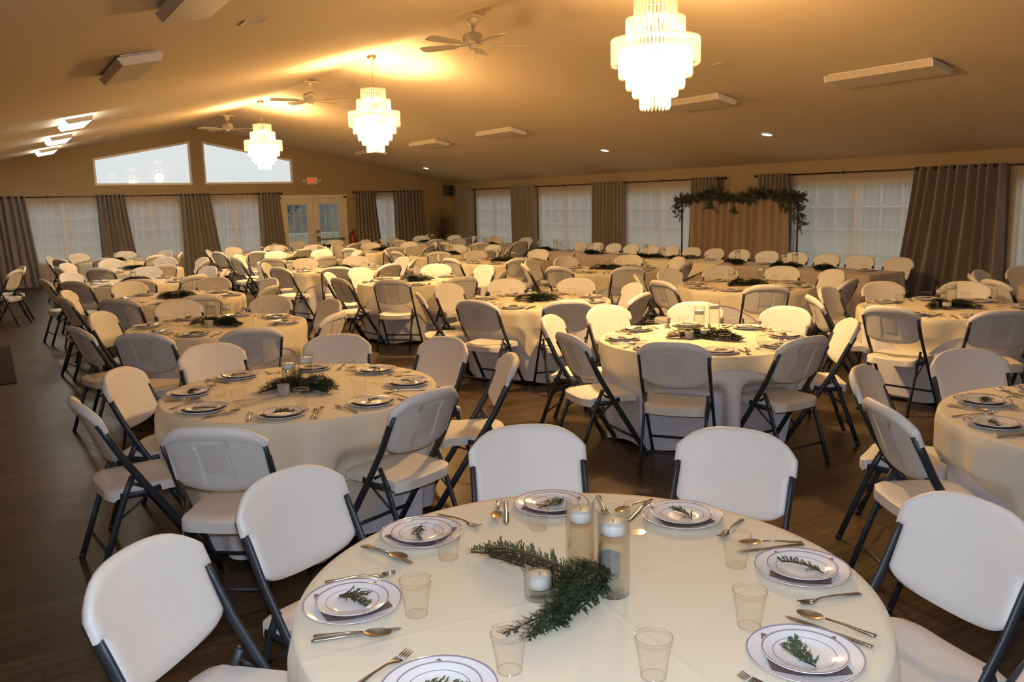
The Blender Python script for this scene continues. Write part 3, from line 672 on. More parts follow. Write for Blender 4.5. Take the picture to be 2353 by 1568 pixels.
# ------------------------------------------------------------------ folding chair
def build_chair():
    e = thing('folding_chair', '', 'chair')
    # backrest: local s along the incline
    yb, zb, yt, zt = -.118, .580, -.240, .885
    L = math.hypot(yt-yb, zt-zb); dy, dz = (yt-yb)/L, (zt-zb)/L
    us = [-1, -.97, -.9, -.8, -.68, -.55, -.42, -.335, -.315, -.2, -.07, .07, .2, .315, .335, .42, .55, .68, .8, .9, .97, 1]
    vs_ = [0, .04, .12, .25, .40, .41, .55, .68, .69, .76, .80, .84, .86, .90, .95, .985, 1]
    NU, NV = len(us), len(vs_)
    def P(u, v, side):
        hw = .2125 if v < .69 else .2375
        if .68 < v < .70: hw = .2125+.025*(v-.68)/.01 if v < .69 else .2375
        st = L - .020*u*u - .068*abs(u)**4.2
        sb = .0 + .028*(u*u) + .03*abs(u)**8 - .018
        s_ = sb + (st-sb)*v
        x = u*hw
        t = .017 if side > 0 else -.013
        ed = max(0, abs(u)-.93)/.07; ev = max(0, v-.95)/.05; eb = max(0, .06-v)/.06
        t *= (1-.75*min(1, max(ed, ev, eb))**2)
        y = yb+dy*s_ - .040*(1-(x/.2375)**2) + .0
        z = zb+dz*s_
        if side < 0:   # rear: rolled rim and recessed label panel
            if v > .84 or abs(u) > .97: t -= .010*(1 if v < .985 else .3)
            hwp = .33-.05*(.68-v) if v < .7 else .33
            if .20 < v < .80 and abs(u) < .325: t += .005
            if .78 < v < .85 and abs(u) < .21: t += .010
        return (x, y+t*dz, z-t*dy)
    mb = MB(); vs = [P(u, v, 1) for v in vs_ for u in us]+[P(u, v, -1) for v in vs_ for u in us]; N = NU*NV
    fs = []
    for j in range(NV-1):
        for i in range(NU-1):
            a = j*NU+i; fs.append((a, a+1, a+NU+1, a+NU)); fs.append((N+a, N+a+NU, N+a+NU+1, N+a+1))
    for i in range(NU-1): fs.append((i+1, i, N+i, N+i+1)); a = (NV-1)*NU+i; fs.append((a, a+1, N+a+1, N+a))
    for j in range(NV-1): a = j*NU; fs.append((a, a+NU, N+a+NU, N+a)); a = j*NU+NU-1; fs.append((a+NU, a, N+a, N+a+NU))
    mb.add(vs, fs); ob('backrest', mb.mesh('backrest', MT['plastic'], 50), e)
    # rear label panel
    mb = MB()
    def PP(u, v, o_):
        p = Vector(P(u, v, -1)); return p + Vector((0, -dz, dy))*o_
    un = [-1+2*i/8 for i in range(9)]; vv = [i/4 for i in range(5)]; pts = []
    for v in vv:
        w = .235+.05*v
        for u in un: pts.append(PP(u*w, .30+.46*v, .0035))
    mb.add(pts, [(j*9+i, (j+1)*9+i, (j+1)*9+i+1, j*9+i+1) for j in range(4) for i in range(8)])
    ob('back_label_panel', mb.mesh('back_label_panel', MT['plastic2']), e)
    # seat
    mb = MB(); nu, nv = 15, 15
    def S(u, v, side):
        y = -.205+.41*v; hw = (.195+.010*v)
        ru = abs(u)**6*.010; rv = (2*abs(v-.5))**8*.018
        x = u*hw; y += -(2*abs(v-.5))**1*0
        z = .455 - .014*(1-u*u)*(1-(2*(v-.42))**2)*1.0 + .006*abs(u)**2 - ru - rv - .02*max(0, v-.8)*5*max(0, v-.8)
        cut = .035*abs(u)**10*(2*abs(v-.5))**10
        y -= math.copysign(cut, v-.5)
        if side < 0: z = min(z-.028, .432) - (.018 if (abs(u) > .9 or v > .93 or v < .07) else 0)
        return (x, y, z)
    U = [-1+2*i/(nu-1) for i in range(nu)]; U[1] = -.95; U[-2] = .95
    V = [j/(nv-1) for j in range(nv)]; V[1] = .03; V[-2] = .97
    vs = [S(u, v, 1) for v in V for u in U]+[S(u, v, -1) for v in V for u in U]; N = nu*nv; fs = []
    for j in range(nv-1):
        for i in range(nu-1): a = j*nu+i; fs.append((a, a+1, a+nu+1, a+nu)); fs.append((N+a, N+a+nu, N+a+nu+1, N+a+1))
    for i in range(nu-1): fs.append((i+1, i, N+i, N+i+1)); a = (nv-1)*nu+i; fs.append((a, a+1, N+a+1, N+a))
    for j in range(nv-1): a = j*nu; fs.append((a, a+nu, N+a+nu, N+a)); a = j*nu+nu-1; fs.append((a+nu, a, N+a, N+a+nu))
    mb.add(vs, fs); ob('seat', mb.mesh('seat', MT['plastic'], 55), e)
    caps = []
    for s in (-1, 1):
        x = s*.224
        mb = MB(); mb.tube([(x, -.218, .79), (x, -.172, .70), (x, -.118, .59), (x, -.035, .455), (x, .10, .245), (x, .242, .02)], .011, .0185, 10, xax=(1, 0, 0))
        lg = ob('leg', mb.mesh('leg', MT['steel']), e)
        mb = MB(); mb.tube([(x, .232, .026), (x, .247, .0)], .0115, .019, 10, xax=(1, 0, 0)); ob('foot_cap', mb.mesh('foot_cap', MT['rubber']), lg)
        x = s*.203
        mb = MB(); mb.tube([(x, -.085, .505), (x, -.125, .42), (x, -.20, .22), (x, -.272, .02)], .010, .0155, 10, xax=(1, 0, 0))
        lg = ob('leg', mb.mesh('leg', MT['steel']), e)
        mb = MB(); mb.tube([(x, -.270, .026), (x, -.280, .0)], .0105, .016, 10, xax=(1, 0, 0)); ob('foot_cap', mb.mesh('foot_cap', MT['rubber']), lg)
    mb = MB()
    for s in (-1, 1):
        x = s*.206; mb.tube([(x, -.150, .415), (x, -.03, .408), (x, .04, .424)], .006, .016, 8, xax=(1, 0, 0)); mb.tube([(x, -.10, .475), (x, -.045, .445)], .005, .008, 6, xax=(1, 0, 0)); mb.tube([(x, -.02, .40), (x, -.165, .30)], .003, .006, 6, xax=(1, 0, 0))
    mb.tube([(-.2, .10, .412), (.2, .10, .412)], .009, n=6); mb.tube([(-.2, -.12, .412), (.2, -.12, .412)], .009, n=6)
    ob('seat_bracket', mb.mesh('seat_bracket', MT['steel']), e)
    mb = MB(); mb.tube([(-.222, .155, .142), (.222, .155, .142)], .009, n=8); ob('crossbar', mb.mesh('crossbar', MT['steel']), e)
    mb = MB(); mb.tube([(-.203, -.228, .142), (.203, -.228, .142)], .008, n=8); ob('crossbar', mb.mesh('crossbar', MT['steel']), e)
    return e
chair0 = build_chair()

# ------------------------------------------------------------------ table linen
R_T, Z_T = .762, .745
def fold(th, dep, v, fl=1.0):
    ph = v*1.7
    w = .5*sin(9*th+ph)+.35*sin(14*th+2.1*ph+.6)+.25*sin(5*th-ph)+.42*sin(21*th+1.3*ph)*sin(3*th+ph)
    return .006+(.003+.115*min(1, dep/.72)**.85)*(w-1.1)*.6 + .018*dep/.72*fl+.012
def pushed(x, y, z, chs, ex=0.0):
    """the hanging cloth is pressed inwards where a chair is pushed under the table"""
    for (cx_, cy_, ca, sa) in chs:
        dx, dy = x-cx_, y-cy_; ly = dx*ca+dy*sa; lx = -dx*sa+dy*ca
        f = 1-min(1, max(0, (abs(lx)-.245)/.07)); g = 1-min(1, max(0, (z-.475)/.10))
        lim = (.222 if z > .25 else .222+.035*(1-z/.25))-ex
        if f > 0 and g > 0 and ly < lim and ly > -.6:
            m = (lim-ly)*f*g; x += ca*m; y += sa*m
    return x, y
def under_mesh(v, chs=()):
    mb = MB(); n = 144; deps = [0, .01, .03, .08, .12, .15, .18, .20, .22, .24, .26, .28, .32, .38, .50, .62, .70, .735]; vs = []; rnd = random.Random(v)
    for r in (.25, .55, .72): vs += [(r*cos(2*pi*i/n), r*sin(2*pi*i/n), 0) for i in range(n)]
    for d in deps:
        for i in range(n):
            th = 2*pi*i/n; dd = d if d < .7 else d-.02-.02*sin(7*th+v)
            r = R_T-.012+fold(th, d, v)*(min(1, d/.05)) if d > 0 else R_T-.012
            x, y = pushed(r*cos(th), r*sin(th), Z_T-dd, chs) if d > .1 else (r*cos(th), r*sin(th)); vs.append((x, y, -dd))
    k_ = 3+len(deps)
    fs = [(j*n+i, (j+1)*n+i, (j+1)*n+(i+1) % n, j*n+(i+1) % n) for j in range(k_-1) for i in range(n)]
    vs.append((0, 0, 0)); fs += [(len(vs)-1, i, (i+1) % n) for i in range(n)]
    mb.add(vs, fs); return mb.mesh('table_linen', MT['linen'])
def over_mesh(v, side, chs=()):
    mb = MB(); n = 192; vs = []; ts = [0, .02, .05, .1, .15, .2, .25, .3, .35, .4, .45, .5, .55, .6, .65, .7, .75, .8, .85, .9, .95, 1.0]
    for r in (.1, .25, .4, .55, .68, .74): vs += [(r*cos(2*pi*i/n), r*sin(2*pi*i/n), .002) for i in range(n)]
    for t in ts:
        for i in range(n):
            th = 2*pi*i/n; c_, s_ = abs(cos(th)), abs(sin(th))
            cut = side/2/max(c_, s_); hang = max(.02, cut-R_T-.01); hang = .02+(hang-.02)*.93
            d = hang*t; cor = max(0, (hang-.10)/.4)
            r = R_T-.006+fold(th, d, v)*(min(1, d/.05)) + .007 + .010*cor*t
            if d < .02: z = .002-.002*(d/.02)**2-d*.6
            else: z = -.012-(d-.02)
            x, y = pushed(r*cos(th), r*sin(th), Z_T+z, chs, .018) if d > .1 else (r*cos(th), r*sin(th))
            vs.append((x, y, z))
    k_ = 6+len(ts)
    fs = [(j*n+i, (j+1)*n+i, (j+1)*n+(i+1) % n, j*n+(i+1) % n) for j in range(k_-1) for i in range(n)]
    vs.append((0, 0, .002)); fs += [(len(vs)-1, i, (i+1) % n) for i in range(n)]
    mb.add(vs, fs); return mb.mesh('table_overlay', MT['ivory'])
SIDES = {0: 2.12, 1: 2.16, 7: 1.98, 8: 1.74, 9: 1.80, 14: 1.80}
def build_table():
    e = thing('round_table', '', 'table')
    mb = MB(); mb.lathe([(.001, .712), (.735, .712), (.748, .716), (.750, .728), (.742, .738), (.001, .738)], 48); ob('tabletop', mb.mesh('tabletop', MT['ply']), e)
    for x in (-.16, .16):
        for y in (-.28, .28): mb = MB(); mb.tube([(x, y, .0), (x, y, .712)], .014, n=8); ob('leg', mb.mesh('leg', MT['steel']), e)
    return e
table0 = build_table()

# ------------------------------------------------------------------ tableware
def plate_mesh(r, name, m, depth=.018):
    mb = MB(); k_ = r
    mb.lathe([(.0005, .003), (k_*.45, .003), (k_*.60, .0035), (k_*.68, .007), (k_*.98, depth), (k_, depth+.0005), (k_*1.0, depth-.0015), (k_*.70, .003), (k_*.60, .0), (.0005, 0)], 48)
    return mb.mesh(name, m)
def cup_mesh():
    mb = MB(); mb.lathe([(.0005, .003), (.0262, .003), (.0275, .001), (.0282, .004), (.0338, .056), (.0352, .058), (.0352, .0598), (.0398, .0925), (.0415, .0932), (.0419, .0945), (.0412, .0958), (.0400, .0950)], 32)
    mb.lathe([(.0410, .0925), (.0422, .0935), (.0422, .0955), (.0408, .0962), (.0400, .0950)], 32, mi=1); mb.lathe([(.0262, .0034), (.0276, .0012), (.0279, .0034)], 32, mi=1)
    return mb.mesh('plastic_cup', [MT['cup'], MT['cuprim']], 28)
def flat(mb, prof, z0=.002):
    """flatware from (x along, half width, height, thickness)"""
    n = len(prof); vs = []
    for x, w, z, t in prof: vs += [(x, -w, z), (x, 0, z+t), (x, w, z), (x, 0, z-t*.3)]
    fs = []
    for i in range(n-1):
        for j in range(4): fs.append((i*4+j, i*4+(j+1) % 4, (i+1)*4+(j+1) % 4, (i+1)*4+j))
    fs += [(3, 2, 1, 0), tuple((n-1)*4+j for j in range(4))]
    mb.add(vs, fs)
HND = [(-.095, .009, .003, .002), (-.088, .0105, .003, .003), (-.06, .0085, .005, .003), (-.02, .0045, .009, .003), (.025, .0038, .010, .003)]
def fork_mesh():
    mb = MB(); flat(mb, HND+[(.04, .006, .008, .002), (.052, .0125, .005, .0015), (.065, .013, .005, .0012)])
    for k_ in range(4): y = -.0105+.007*k_; mb.tube([(.064, y, .005), (.085, y, .007), (.100, y, .012)], [.0022, .002, .0012], None, 5)
    return mb.mesh('fork', MT['cut'])
def spoon_mesh():
    mb = MB(); flat(mb, HND)
    n, m = 18, 5; vs = [(.062, 0, .001)]
    for j in range(1, m+1):
        r = j/m
        for i in range(n): a = 2*pi*i/n; vs.append((.062+.034*r*cos(a), .0205*r*sin(a)*(1-.12*cos(a)), .001+.009*r*r))
    fs = [(0, 1+i, 1+(i+1) % n) for i in range(n)]+[(1+(j-1)*n+i, 1+j*n+i, 1+j*n+(i+1) % n, 1+(j-1)*n+(i+1) % n) for j in range(1, m) for i in range(n)]
    mb.add(vs, fs); return mb.mesh('spoon', MT['cut'])
def knife_mesh():
    mb = MB(); flat(mb, [(-.105, .007, .003, .003), (-.098, .009, .003, .004), (-.03, .007, .004, .004), (.0, .006, .004, .003), (.01, .009, .004, .0015), (.09, .009, .004, .001), (.105, .006, .004, .0006), (.113, .001, .004, .0003)])
    return mb.mesh('knife', MT['cut'])
def napkin_mesh(sd):
    rnd = random.Random(sd); mb = MB(); s = .085; vs = []; n = 8
    for lay in (0, .003):
        for j in range(n+1):
            for i in range(n+1): vs.append(((i/n-.5)*2*s+rnd.uniform(-.001, .001), (j/n-.5)*2*s*.93, .0045+max(0, math.hypot(i/n-.5, j/n-.5)*2*s-.08)*.29+lay*.6))
    k_ = (n+1)**2
    fs = [(j*(n+1)+i, (j+1)*(n+1)+i, (j+1)*(n+1)+i+1, j*(n+1)+i+1) for j in range(n) for i in range(n)]+[(k_+j*(n+1)+i, k_+j*(n+1)+i+1, k_+(j+1)*(n+1)+i+1, k_+(j+1)*(n+1)+i) for j in range(n) for i in range(n)]
    mb.add(vs, fs); return mb.mesh('napkin', MT['napkin'])
ME = dict(plate=plate_mesh(.13, 'dinner_plate', MT['plate']), salad=plate_mesh(.096, 'salad_plate', MT['plate2'], .014), cup=cup_mesh(), fork=fork_mesh(), spoon=spoon_mesh(), knife=knife_mesh(),
          napkin=[napkin_mesh(i) for i in range(2)], sprig=[plate_sprig(i, .10+.012*(i % 3), 1+.5*(i % 2)) for i in range(5)])
def vase_meshes(r, h, wl):
    g = MB(); g.lathe([(.0005, 0), (r-.003, 0), (r, .004), (r, h-.002), (r-.001, h), (r-.0035, h), (r-.0035, .010), (.0005, .010)], 32)
    w = MB(); w.lathe([(.0005, .0105), (r-.0045, .0105), (r-.0045, wl), (.0005, wl)], 32)
    c = MB(); q = r*.9; c.lathe([(.0005, wl-.014), (q*.84, wl-.014), (q*.97, wl-.006), (q, wl+.002), (q, wl+.014), (q*.95, wl+.018), (.0005, wl+.016)], 28); c.tube([(0, 0, wl+.016), (.001, 0, wl+.026)], .0012, n=5, mi=1)
    return g, w, c
def votive_mesh():
    g = MB(); g.lathe([(.0005, .002), (.026, 0), (.030, .004), (.033, .062), (.0315, .062), (.029, .008), (.0005, .008)], 24); return g.mesh('votive_holder', MT['glit'])
VMAT = thin('vase_water', (.985, .985, .965), 1, .015, fres=1.2, bodyfrac=.0)
VS = {}
for kx, (r, h, wl) in dict(tall=(.0435, .235, .182), mid=(.042, .195, .145), low=(.042, .10, .045)).items():
    g, w, c = vase_meshes(r, h, wl); VS[kx] = (g.mesh('glass_vase', MT['glass']), w.mesh('water', VMAT), c.mesh('floating_candle', [MT['wax'], MT['twig']]))
VOT = votive_mesh()
GAR = [garland(1, [((-.02, 0), (-.13, .34)), ((.09, .03), (-.05, .02)), ((.07, 0), (-.28, -.12)), ((.0, .0), (-.16, -.12))], 8),
       garland(2, [((0, 0), (-.20, .06)), ((0, 0), (.10, -.20)), ((.05, .03), (-.10, .10)), ((0, 0), (.16, -.06)), ((-.05, .05), (.02, .14))], 14, .065),
       garland(3, [((0, 0), (-.20, .15)), ((0, 0), (.10, -.28)), ((.05, .03), (-.08, .12)), ((.02, -.1), (.14, -.16)), ((0, 0), (.12, .06))], 6, .06),
       garland(4, [((0, 0), (-.18, .10)), ((0, 0), (.18, -.12)), ((-.1, .0), (.12, .10)), ((0, .05), (.02, -.14)), ((0, 0), (-.12, -.08))], 18, .07)]

# ------------------------------------------------------------------ seating plan
ORD = ['nearest', 'second', 'third', 'fourth', 'fifth', 'sixth', 'seventh']
def ring(ph, n=8, d=1.0): return [(ph+360*i/n, d) for i in range(n)]
TABLES = [  # key, phrase, x, y, linen angle, setting phase, chairs (angle, distance), detail, garland, candles [(kind, dx, dy)]
 ('the nearest table', 1.27, 1.74, 85, 21, [(-23, .95, 14), (25, 1.01), (65, .94), (115, .92), (151.5, .97, -15), (-66, .84)], 3, 0, [('mid', .085, .135), ('tall', .048, -.062), ('low', -.125, .03)], (.105, .03)),
 ('second table, left row', 1.43, 4.68, 60, 20, [(-173, .90), (-124, 1.04), (-72, .80), (-21, .97), (19, .94), (59, .90), (102, .94), (147, .80)], 3, 1, [('mid', -.07, -.02), ('tall', -.0, -.10), ('low', .08, -.04)], (-.13, -.10)),
 ('third table, left row', 1.66, 7.76, 20, 15, [(-165, .94), (-127, 1.05), (-91, 1.06), (-50, .94), (4, .85), (49, .85), (98, .85), (144, .85)], 3, 2, [('tall', -.05, .04), ('mid', .07, -.03)], (-.1, -.1)),
 ('fourth table, left row', 1.80, 10.50, 60, 25, [(-164, 1.0), (-127, 1.0), (-89, 1.0), (-43, .95), (10, .95), (57, .95), (109, .95), (159, .95)], 2, 3, [('low', .05, .0)], None),
 ('fifth table, left row', 1.75, 13.2, 10, 0, [(-172, .95), (-135, 1.0), (-98, .99), (-61, 1.0), (-20, .95), (22, .95), (75, .95), (132, .95)], 1, 1, [('mid', -.05, .0), ('low', .06, .0)], None),
 ('sixth table, left row', 2.10, 15.9, 40, 10, ring(12, 8, .98), 1, 3, [('tall', .02, .0)], None),
 ('seventh table, left row', 2.15, 18.9, 0, 5, ring(30, 8, .98), 1, 2, [('mid', .0, .0)], None),
 ('the table cut off at right', 4.24, 1.70, -35, 105, [(66, .88), (111, .90), (152, .88), (-62, .97)], 3, 2, [('mid', .1, .0)], None),
 ('second table, middle row', 4.42, 4.55, -30, 12, [(-146, .74), (-90, .70), (-38, .80), (5, .80), (50, .84), (91, .90), (127, .95), (172, .87)], 3, 2, [('mid', .22, .27), ('tall', .33, .22), ('low', .02, .0)], (-.1, .04)),
 ('third table, middle row', 4.78, 7.35, 6, 35, [(-154, .88), (-108, .90), (-65, .95), (-18, .85), (31, .85), (75, .88), (114, .96), (157, .96)], 3, 3, [('tall', .12, .03), ('low', .02, .05)], None),
 ('fourth table, middle row', 4.81, 10.35, 30, 20, [(-168, .94), (-129, .94), (-88, 1.0), (-40, .95), (7, .94), (49, .94), (107, .94), (145, .94)], 2, 3, [('mid', -.06, .03), ('low', .1, .0)], None),
 ('fifth table, middle row', 4.75, 13.1, 55, 0, [(-155, 1.0), (-112, 1.0), (-72, 1.0), (-32, .95), (6, .95), (55, .94), (100, .94), (150, .94)], 1, 1, [('mid', .0, .0)], None),
 ('sixth table, middle row', 4.95, 15.8, 15, 8, ring(5, 8, .98), 1, 2, [('tall', .0, .05)], None),
 ('seventh table, middle row', 5.10, 18.5, 35, 12, ring(22, 8, .98), 1, 3, [('mid', -.1, .05), ('tall', .1, -.05)], None),
 ('first table, right row', 7.24, 4.38, 45-80, 5, [(-171, .91), (-130, .92), (-84, 1.0), (-35, .85), (24, .85), (66, .85), (106, .87), (146, .96)], 3, 1, [('mid', -.06, .05), ('tall', .02, .0), ('low', -.12, -.05)], (.14, -.06)),
 ('second table, right row', 7.41, 6.95, 20, 30, [(-127, .96), (-73, .96), (-16, .95), (21, .95), (59, .95), (96, .95), (133, 1.0), (174, .95)], 2, 1, [('mid', -.1, .12), ('tall', .12, -.12)], None),
 ('third table, right row', 7.69, 9.90, 70, 18, [(-162, .96), (-114, .96), (-60, .96), (-12, .95), (35, .95), (86, .95), (123, 1.0), (160, 1.0)], 2, 2, [('low', -.1, .1), ('mid', .02, .02)], None),
 ('fourth table, right row', 7.50, 12.55, 25, 0, [(-167, .95), (-107, .95), (-43, .95), (26, .95), (85, .95), (123, .95)], 1, 1, [('tall', -.1, .05), ('mid', .12, -.12)], None),
 ('fifth table, right row', 7.72, 15.05, 0, 10, ring(10, 8, .97), 1, 2, [('tall', .0, .0), ('mid', .08, .03)], None),
 ('sixth table, right row', 7.35, 17.5, 40, 0, ring(35, 8, .97), 1, 3, [('mid', .0, .0)], None),
 ('seventh table, right row', 6.95, 20.05, 10, 3, ring(15, 8, .97), 1, 1, [('mid', .0, .0)], None),
 ('the corner table, far right', 9.70, 20.0, 20, 0, ring(28, 8, .97), 1, 2, [('tall', .0, .05), ('tall', .1, -.05)], None),
 ('the far table beside long table', 9.95, 17.35, 50, 6, ring(8, 8, .97), 1, 3, [('mid', -.05, .08), ('tall', .1, -.05)], None),
 ('the table at right edge', 9.75, 4.25, 30, 10, [(100, .97), (128, .97), (155, 1.0), (65, .97)], 1, 1, [], None),
 ('the table at left edge', -.75, 16.1, 30, 0, [(15, .96), (-30, .98), (60, .98)], 1, 1, [], None),
]
SEATS = ['far', 'far-left', 'left', 'near-left', 'near', 'near-right', 'right', 'far-right']
def seat_names(cx, cy, angs):
    """which side of the table each angle is on, as seen by the viewer"""
    base = math.degrees(math.atan2(cy-CAM.y, cx-CAM.x)); out = {}
    used = set()
    for i, a in sorted(enumerate(angs), key=lambda q: abs((((q[1]-base) % 360)/45) % 1-.5), reverse=True):
        k_ = ((a-base) % 360)/45
        for c_ in sorted(range(8), key=lambda c: min(abs(k_-c), 8-abs(k_-c))):
            if c_ not in used: used.add(c_); out[i] = SEATS[c_]; break
    return [out[i] for i in range(len(angs))]
rg = random.Random(21); sp = 0
for ti, (ph, cx, cy, la, sph, chs, det, gi, cnd, vot) in enumerate(TABLES):
    cut = 'cut off' in ph
    e = place(table0, USED, (cx, cy, 0), math.radians(la), 'round folding table hidden under its cloths, '+ph, 'round banquet tables')
    v = ti % 3; la_ = math.radians(la); lc = []
    for a, d, *_ in chs:
        t = math.radians(a)-la_; lc.append((d*cos(t), d*sin(t), -cos(t), -sin(t)))
    tag(ob('table_linen', under_mesh(v, lc), None, (cx, cy, Z_T-.005), math.radians(la)), 'floor-length white under-cloth, '+ph, 'tablecloth', 'white floor-length tablecloths')
    tag(ob('table_overlay', over_mesh(v, SIDES.get(ti, 1.86), lc), None, (cx, cy, Z_T), math.radians(la)), 'ivory square overlay cloth, '+ph, 'tablecloth', 'ivory overlay tablecloths')
    zt = Z_T+.003
    for (a, d, *ro), sn in zip(chs, seat_names(cx, cy, [c[0] for c in chs])):
        t = math.radians(a); x, y = cx+d*cos(t), cy+d*sin(t); jit = rg.uniform(-.06, .06)
        place(chair0, USED, (x, y, 0), t+pi/2+jit+(math.radians(ro[0]) if ro else 0), 'white folding chair with charcoal frame, %s seat, %s' % (sn, ph), 'folding chairs at the round tables')
    angs = [sph+45*i for i in range(8)]
    for i, (a, sn) in enumerate(zip(angs, seat_names(cx, cy, angs))):
        t = math.radians(a+rg.uniform(-2, 2)); rr = .605+rg.uniform(-.015, .02); px, py = cx+rr*cos(t), cy+rr*sin(t)
        # hide nothing: settings fully outside the frame are left out
        rel = Vector((px, py, zt))-CAM; fx = rel.dot(fwd)
        sx = 1176.5+FPX*rel.dot(rt)/fx; sy = 784-FPX*rel.dot(up)/fx
        if fx < .3 or sx > 2353+900 or sx < -400 or sy > 1568+700: continue
        L_ = '%s setting, %s' % (sn, ph)
        tag(ob('dinner_plate', ME['plate'], None, (px, py, zt)), 'white dinner plate with silver bands, '+L_, 'plate', 'dinner plates')
        q = rg.uniform(-.8, .8)
        if det >= 2: tag(ob('napkin', ME['napkin'][i % 2], None, (px, py, zt), t+pi/4+q), 'folded brown napkin under the salad plate, '+L_, 'napkin', 'brown napkins')
        tag(ob('salad_plate', ME['salad'], None, (px, py, zt+.0085), 0), 'small silver-banded plate, '+L_, 'plate', 'salad plates')
        tag(ob('greenery_sprig', ME['sprig'][sp % 5], None, (px, py, zt+.0125), t+pi/2+rg.uniform(-.9, .9)), 'green cedar sprig on the small plate, '+L_, 'sprig', 'greenery sprigs'); sp += 1
        ct = t+math.radians(9); cr_ = .445+rg.uniform(-.015, .015)
        tag(ob('plastic_cup', ME['cup'], None, (cx+cr_*cos(ct), cy+cr_*sin(ct), zt)), 'clear plastic cup, '+L_, 'cup', 'clear plastic cups')
        if det >= 2:
            ux, uy = cos(t), sin(t); vx, vy = -sin(t), cos(t)
            for nm, off, rd, dr_ in (('fork', -.165, .61, 0), ('knife', .158, .60, .05), ('spoon', .178, .605, -.1)):
                jo = rg.uniform(-.008, .008); j2 = rg.uniform(-.18, .18)
                ox, oy = cx+ux*(rd)+vx*(off+jo), cy+uy*(rd)+vy*(off+jo)
                tag(ob(nm, ME[nm], None, (ox, oy, zt+(.007 if nm == 'spoon' else 0)), t+pi+dr_+j2), 'silver %s, %s' % (nm, L_), nm, nm+'s' if nm != 'knife' else 'knives')
    tag(ob('greenery_garland', GAR[gi], None, (cx, cy, zt), 0), 'cedar greenery laid across the middle, '+ph, 'garland', 'table greenery')
    for ci, (kd, dx, dy_) in enumerate(cnd):
        wd = {'tall': 'tall', 'mid': 'medium', 'low': 'short'}[kd]; g, w, c = VS[kd]
        o = tag(ob('glass_vase', g, None, (cx+dx, cy+dy_, zt)), '%s cylinder vase of water, %s' % (wd, ph), 'vase', 'glass cylinder vases')
        ob('water', w, o)
        tag(ob('floating_candle', c, None, (cx+dx, cy+dy_, zt)), 'white floating candle in the %s vase, %s' % (wd, ph), 'candle', 'floating candles')
    if vot: tag(ob('votive_holder', VOT, None, (cx+vot[0], cy+vot[1], zt)), 'silver glitter votive holder, '+ph, 'votive holder', 'glitter votive holders')

# extra chair partly in view at the lower right corner
# ------------------------------------------------------------------ head table along the right wall
HY0, HY1, HX0, HX1 = 6.78, 14.75, 9.42, 10.14
e = thing('long_table', 'long row of banquet tables under a taupe skirted cloth by the right wall', 'table', (0, 0, 0))
mb = MB(); mb.box(((HX0+HX1)/2, (HY0+HY1)/2, .72), (HX1-HX0-.03, HY1-HY0-.03, .03)); ob('tabletop', mb.mesh('tabletop', MT['ply']), e)
for y in (7.1, 9.2, 9.5, 11.8, 12.2, 14.4):
    for x in (HX0+.1, HX1-.1): mb = MB(); mb.tube([(x, y, 0), (x, y, .71)], .014, n=8); ob('leg', mb.mesh('leg', MT['steel']), e)
def skirt():
    mb = MB(); per = []; step = .03
    def seg(a, b):
        n = int((Vector(b)-Vector(a)).length/step)
        for i in range(n): per.append(Vector(a).lerp(Vector(b), i/n))
    c_ = [(HX0, HY0), (HX1, HY0), (HX1, HY1), (HX0, HY1)]
    for i in range(4): seg(c_[i], c_[(i+1) % 4])
    n = len(per); cen = Vector(((HX0+HX1)/2, (HY0+HY1)/2)); vs = []
    for d in (0, .012, .05, .2, .4, .6, .735):
        for i, p in enumerate(per):
            nn = ((per[(i+1) % n]-per[i-1])); nn = Vector((nn.y, -nn.x)).normalized()
            w = .006+.020*min(1, d/.3)*(1+sin(i*1.15)*.6+sin(i*.37)*.5)+.02*d
            q = p+nn*w*(1 if d > 0 else 0); vs.append((q.x, q.y, .746-d))
    mb.add(vs, [(j*n+i, j*n+(i+1) % n, (j+1)*n+(i+1) % n, (j+1)*n+i) for j in range(6) for i in range(n)])
    mb.add([(a, b, .7465) for a, b in c_], [(0, 1, 2, 3)], False)
    return mb.mesh('skirted_tablecloth', MT['taupe'])
tag(ob('skirted_tablecloth', skirt()), 'taupe cloth with a pleated skirt over the long table', 'tablecloth')
# ivory square laid diagonally on the long table, its corner hanging in front
mb = MB(); cyy = 10.25; vs = []; n = 12
for j in range(n+1):
    x = HX0+.02+(.68*j/n); w = .34+.52*(1-j/n)
    for i in range(9): vs.append((x, cyy+w*(i/4-1), .7505+.001*sin(i)))
mb.add(vs, [(j*9+i, (j+1)*9+i, (j+1)*9+i+1, j*9+i+1) for j in range(n) for i in range(8)])
vs = []
for j in range(7):
    t = j/6
    for i in range(17): u = i/8-1; dd = .34*(1-abs(u))*t; vs.append((HX0-.012-.045*min(1, dd/.12)-.012*t*sin(i*1.4), cyy+.86*u, .749-dd-.004*t))
mb.add(vs, [(j*17+i, (j+1)*17+i, (j+1)*17+i+1, j*17+i+1) for j in range(6) for i in range(16)])
mb.add([(HX0+.02, cyy-.86, .7505), (HX0+.02, cyy+.86, .7505), (HX0-.012, cyy+.86, .749), (HX0-.012, cyy-.86, .749)], [(0, 1, 2, 3)], False)
tag(ob('table_overlay', mb.mesh('table_overlay', MT['ivory'])), 'ivory cloth laid diagonally on the long table, corner hanging in front', 'tablecloth')
HC = [14.60, 14.05, 13.48, 12.93, 12.35, 11.80, 11.25, 10.70, 10.12, 9.52, 8.95, 8.38, 7.80, 7.20]
nth = ['farthest', 'second', 'third', 'fourth', 'fifth', 'sixth', 'seventh', 'eighth', 'ninth', 'tenth', 'eleventh', 'twelfth', 'thirteenth', 'last and nearest']
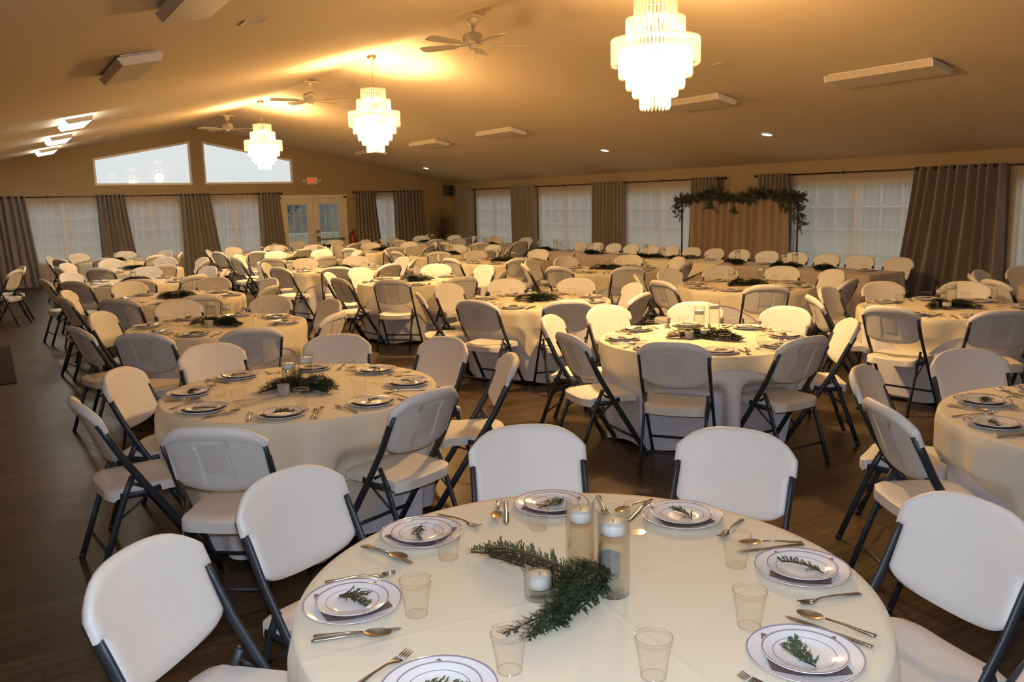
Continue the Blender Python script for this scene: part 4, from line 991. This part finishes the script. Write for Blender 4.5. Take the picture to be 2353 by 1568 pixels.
for i, y in enumerate(HC):
    place(chair0, USED, (10.42, y, 0), pi/2+rg.uniform(-.05, .05), 'white folding chair behind the long table, %s along it' % nth[i], 'folding chairs behind the long table')
    L_ = '%s along the long table' % nth[i]; px = 9.93
    tag(ob('dinner_plate', ME['plate'], None, (px, y, .7485 if abs(y-cyy) > .9 else .7525)), 'white dinner plate with silver bands, '+L_, 'plate', 'dinner plates')
    z_ = .7485 if abs(y-cyy) > .9 else .7525
    tag(ob('salad_plate', ME['salad'], None, (px, y, z_+.0085)), 'small silver-banded plate, '+L_, 'plate', 'salad plates')
    tag(ob('greenery_sprig', ME['sprig'][i % 5], None, (px, y, z_+.0125), rg.uniform(0, 3)), 'green cedar sprig on the small plate, '+L_, 'sprig', 'greenery sprigs')
    tag(ob('plastic_cup', ME['cup'], None, (px-.19, y-.12, z_)), 'clear plastic cup, '+L_, 'cup', 'clear plastic cups')
HG = [(14.45, 3), (12.85, 1), (11.25, 2), (10.45, 0), (9.25, 2), (8.30, 1), (7.62, 3)]
for i, (y, g) in enumerate(HG):
    o = tag(ob('greenery_garland', GAR[g], None, (9.62, y, .753), 1.2+i), 'cedar greenery on the long table, %s clump from its far end' % nth[i], 'garland', 'long table greenery')
HV = [(14.3, 'tall', 14.45), (14.15, 'mid', 0), (13.1, 'tall', 0), (12.75, 'mid', 0), (11.5, 'tall', 0), (11.05, 'mid', 0), (9.35, 'tall', 0), (8.45, 'mid', 0), (8.25, 'tall', 0)]
for i, (y, kd, _) in enumerate(HV):
    g, w, c = VS[kd]; z_ = .7485 if abs(y-cyy) > .9 else .7525
    o = tag(ob('glass_vase', g, None, (9.78, y, z_)), 'cylinder vase of water on the long table, %s of nine from far' % nth[i], 'vase', 'glass cylinder vases'); ob('water', w, o)
    tag(ob('floating_candle', c, None, (9.78, y, z_)), 'white floating candle on the long table, %s of nine from far' % nth[i], 'candle', 'floating candles')
for o in bpy.data.objects:
    if o.type == 'LIGHT' and o.data.type == 'SPOT': o.data.spot_size = 1.9; o.data.spot_blend = .6
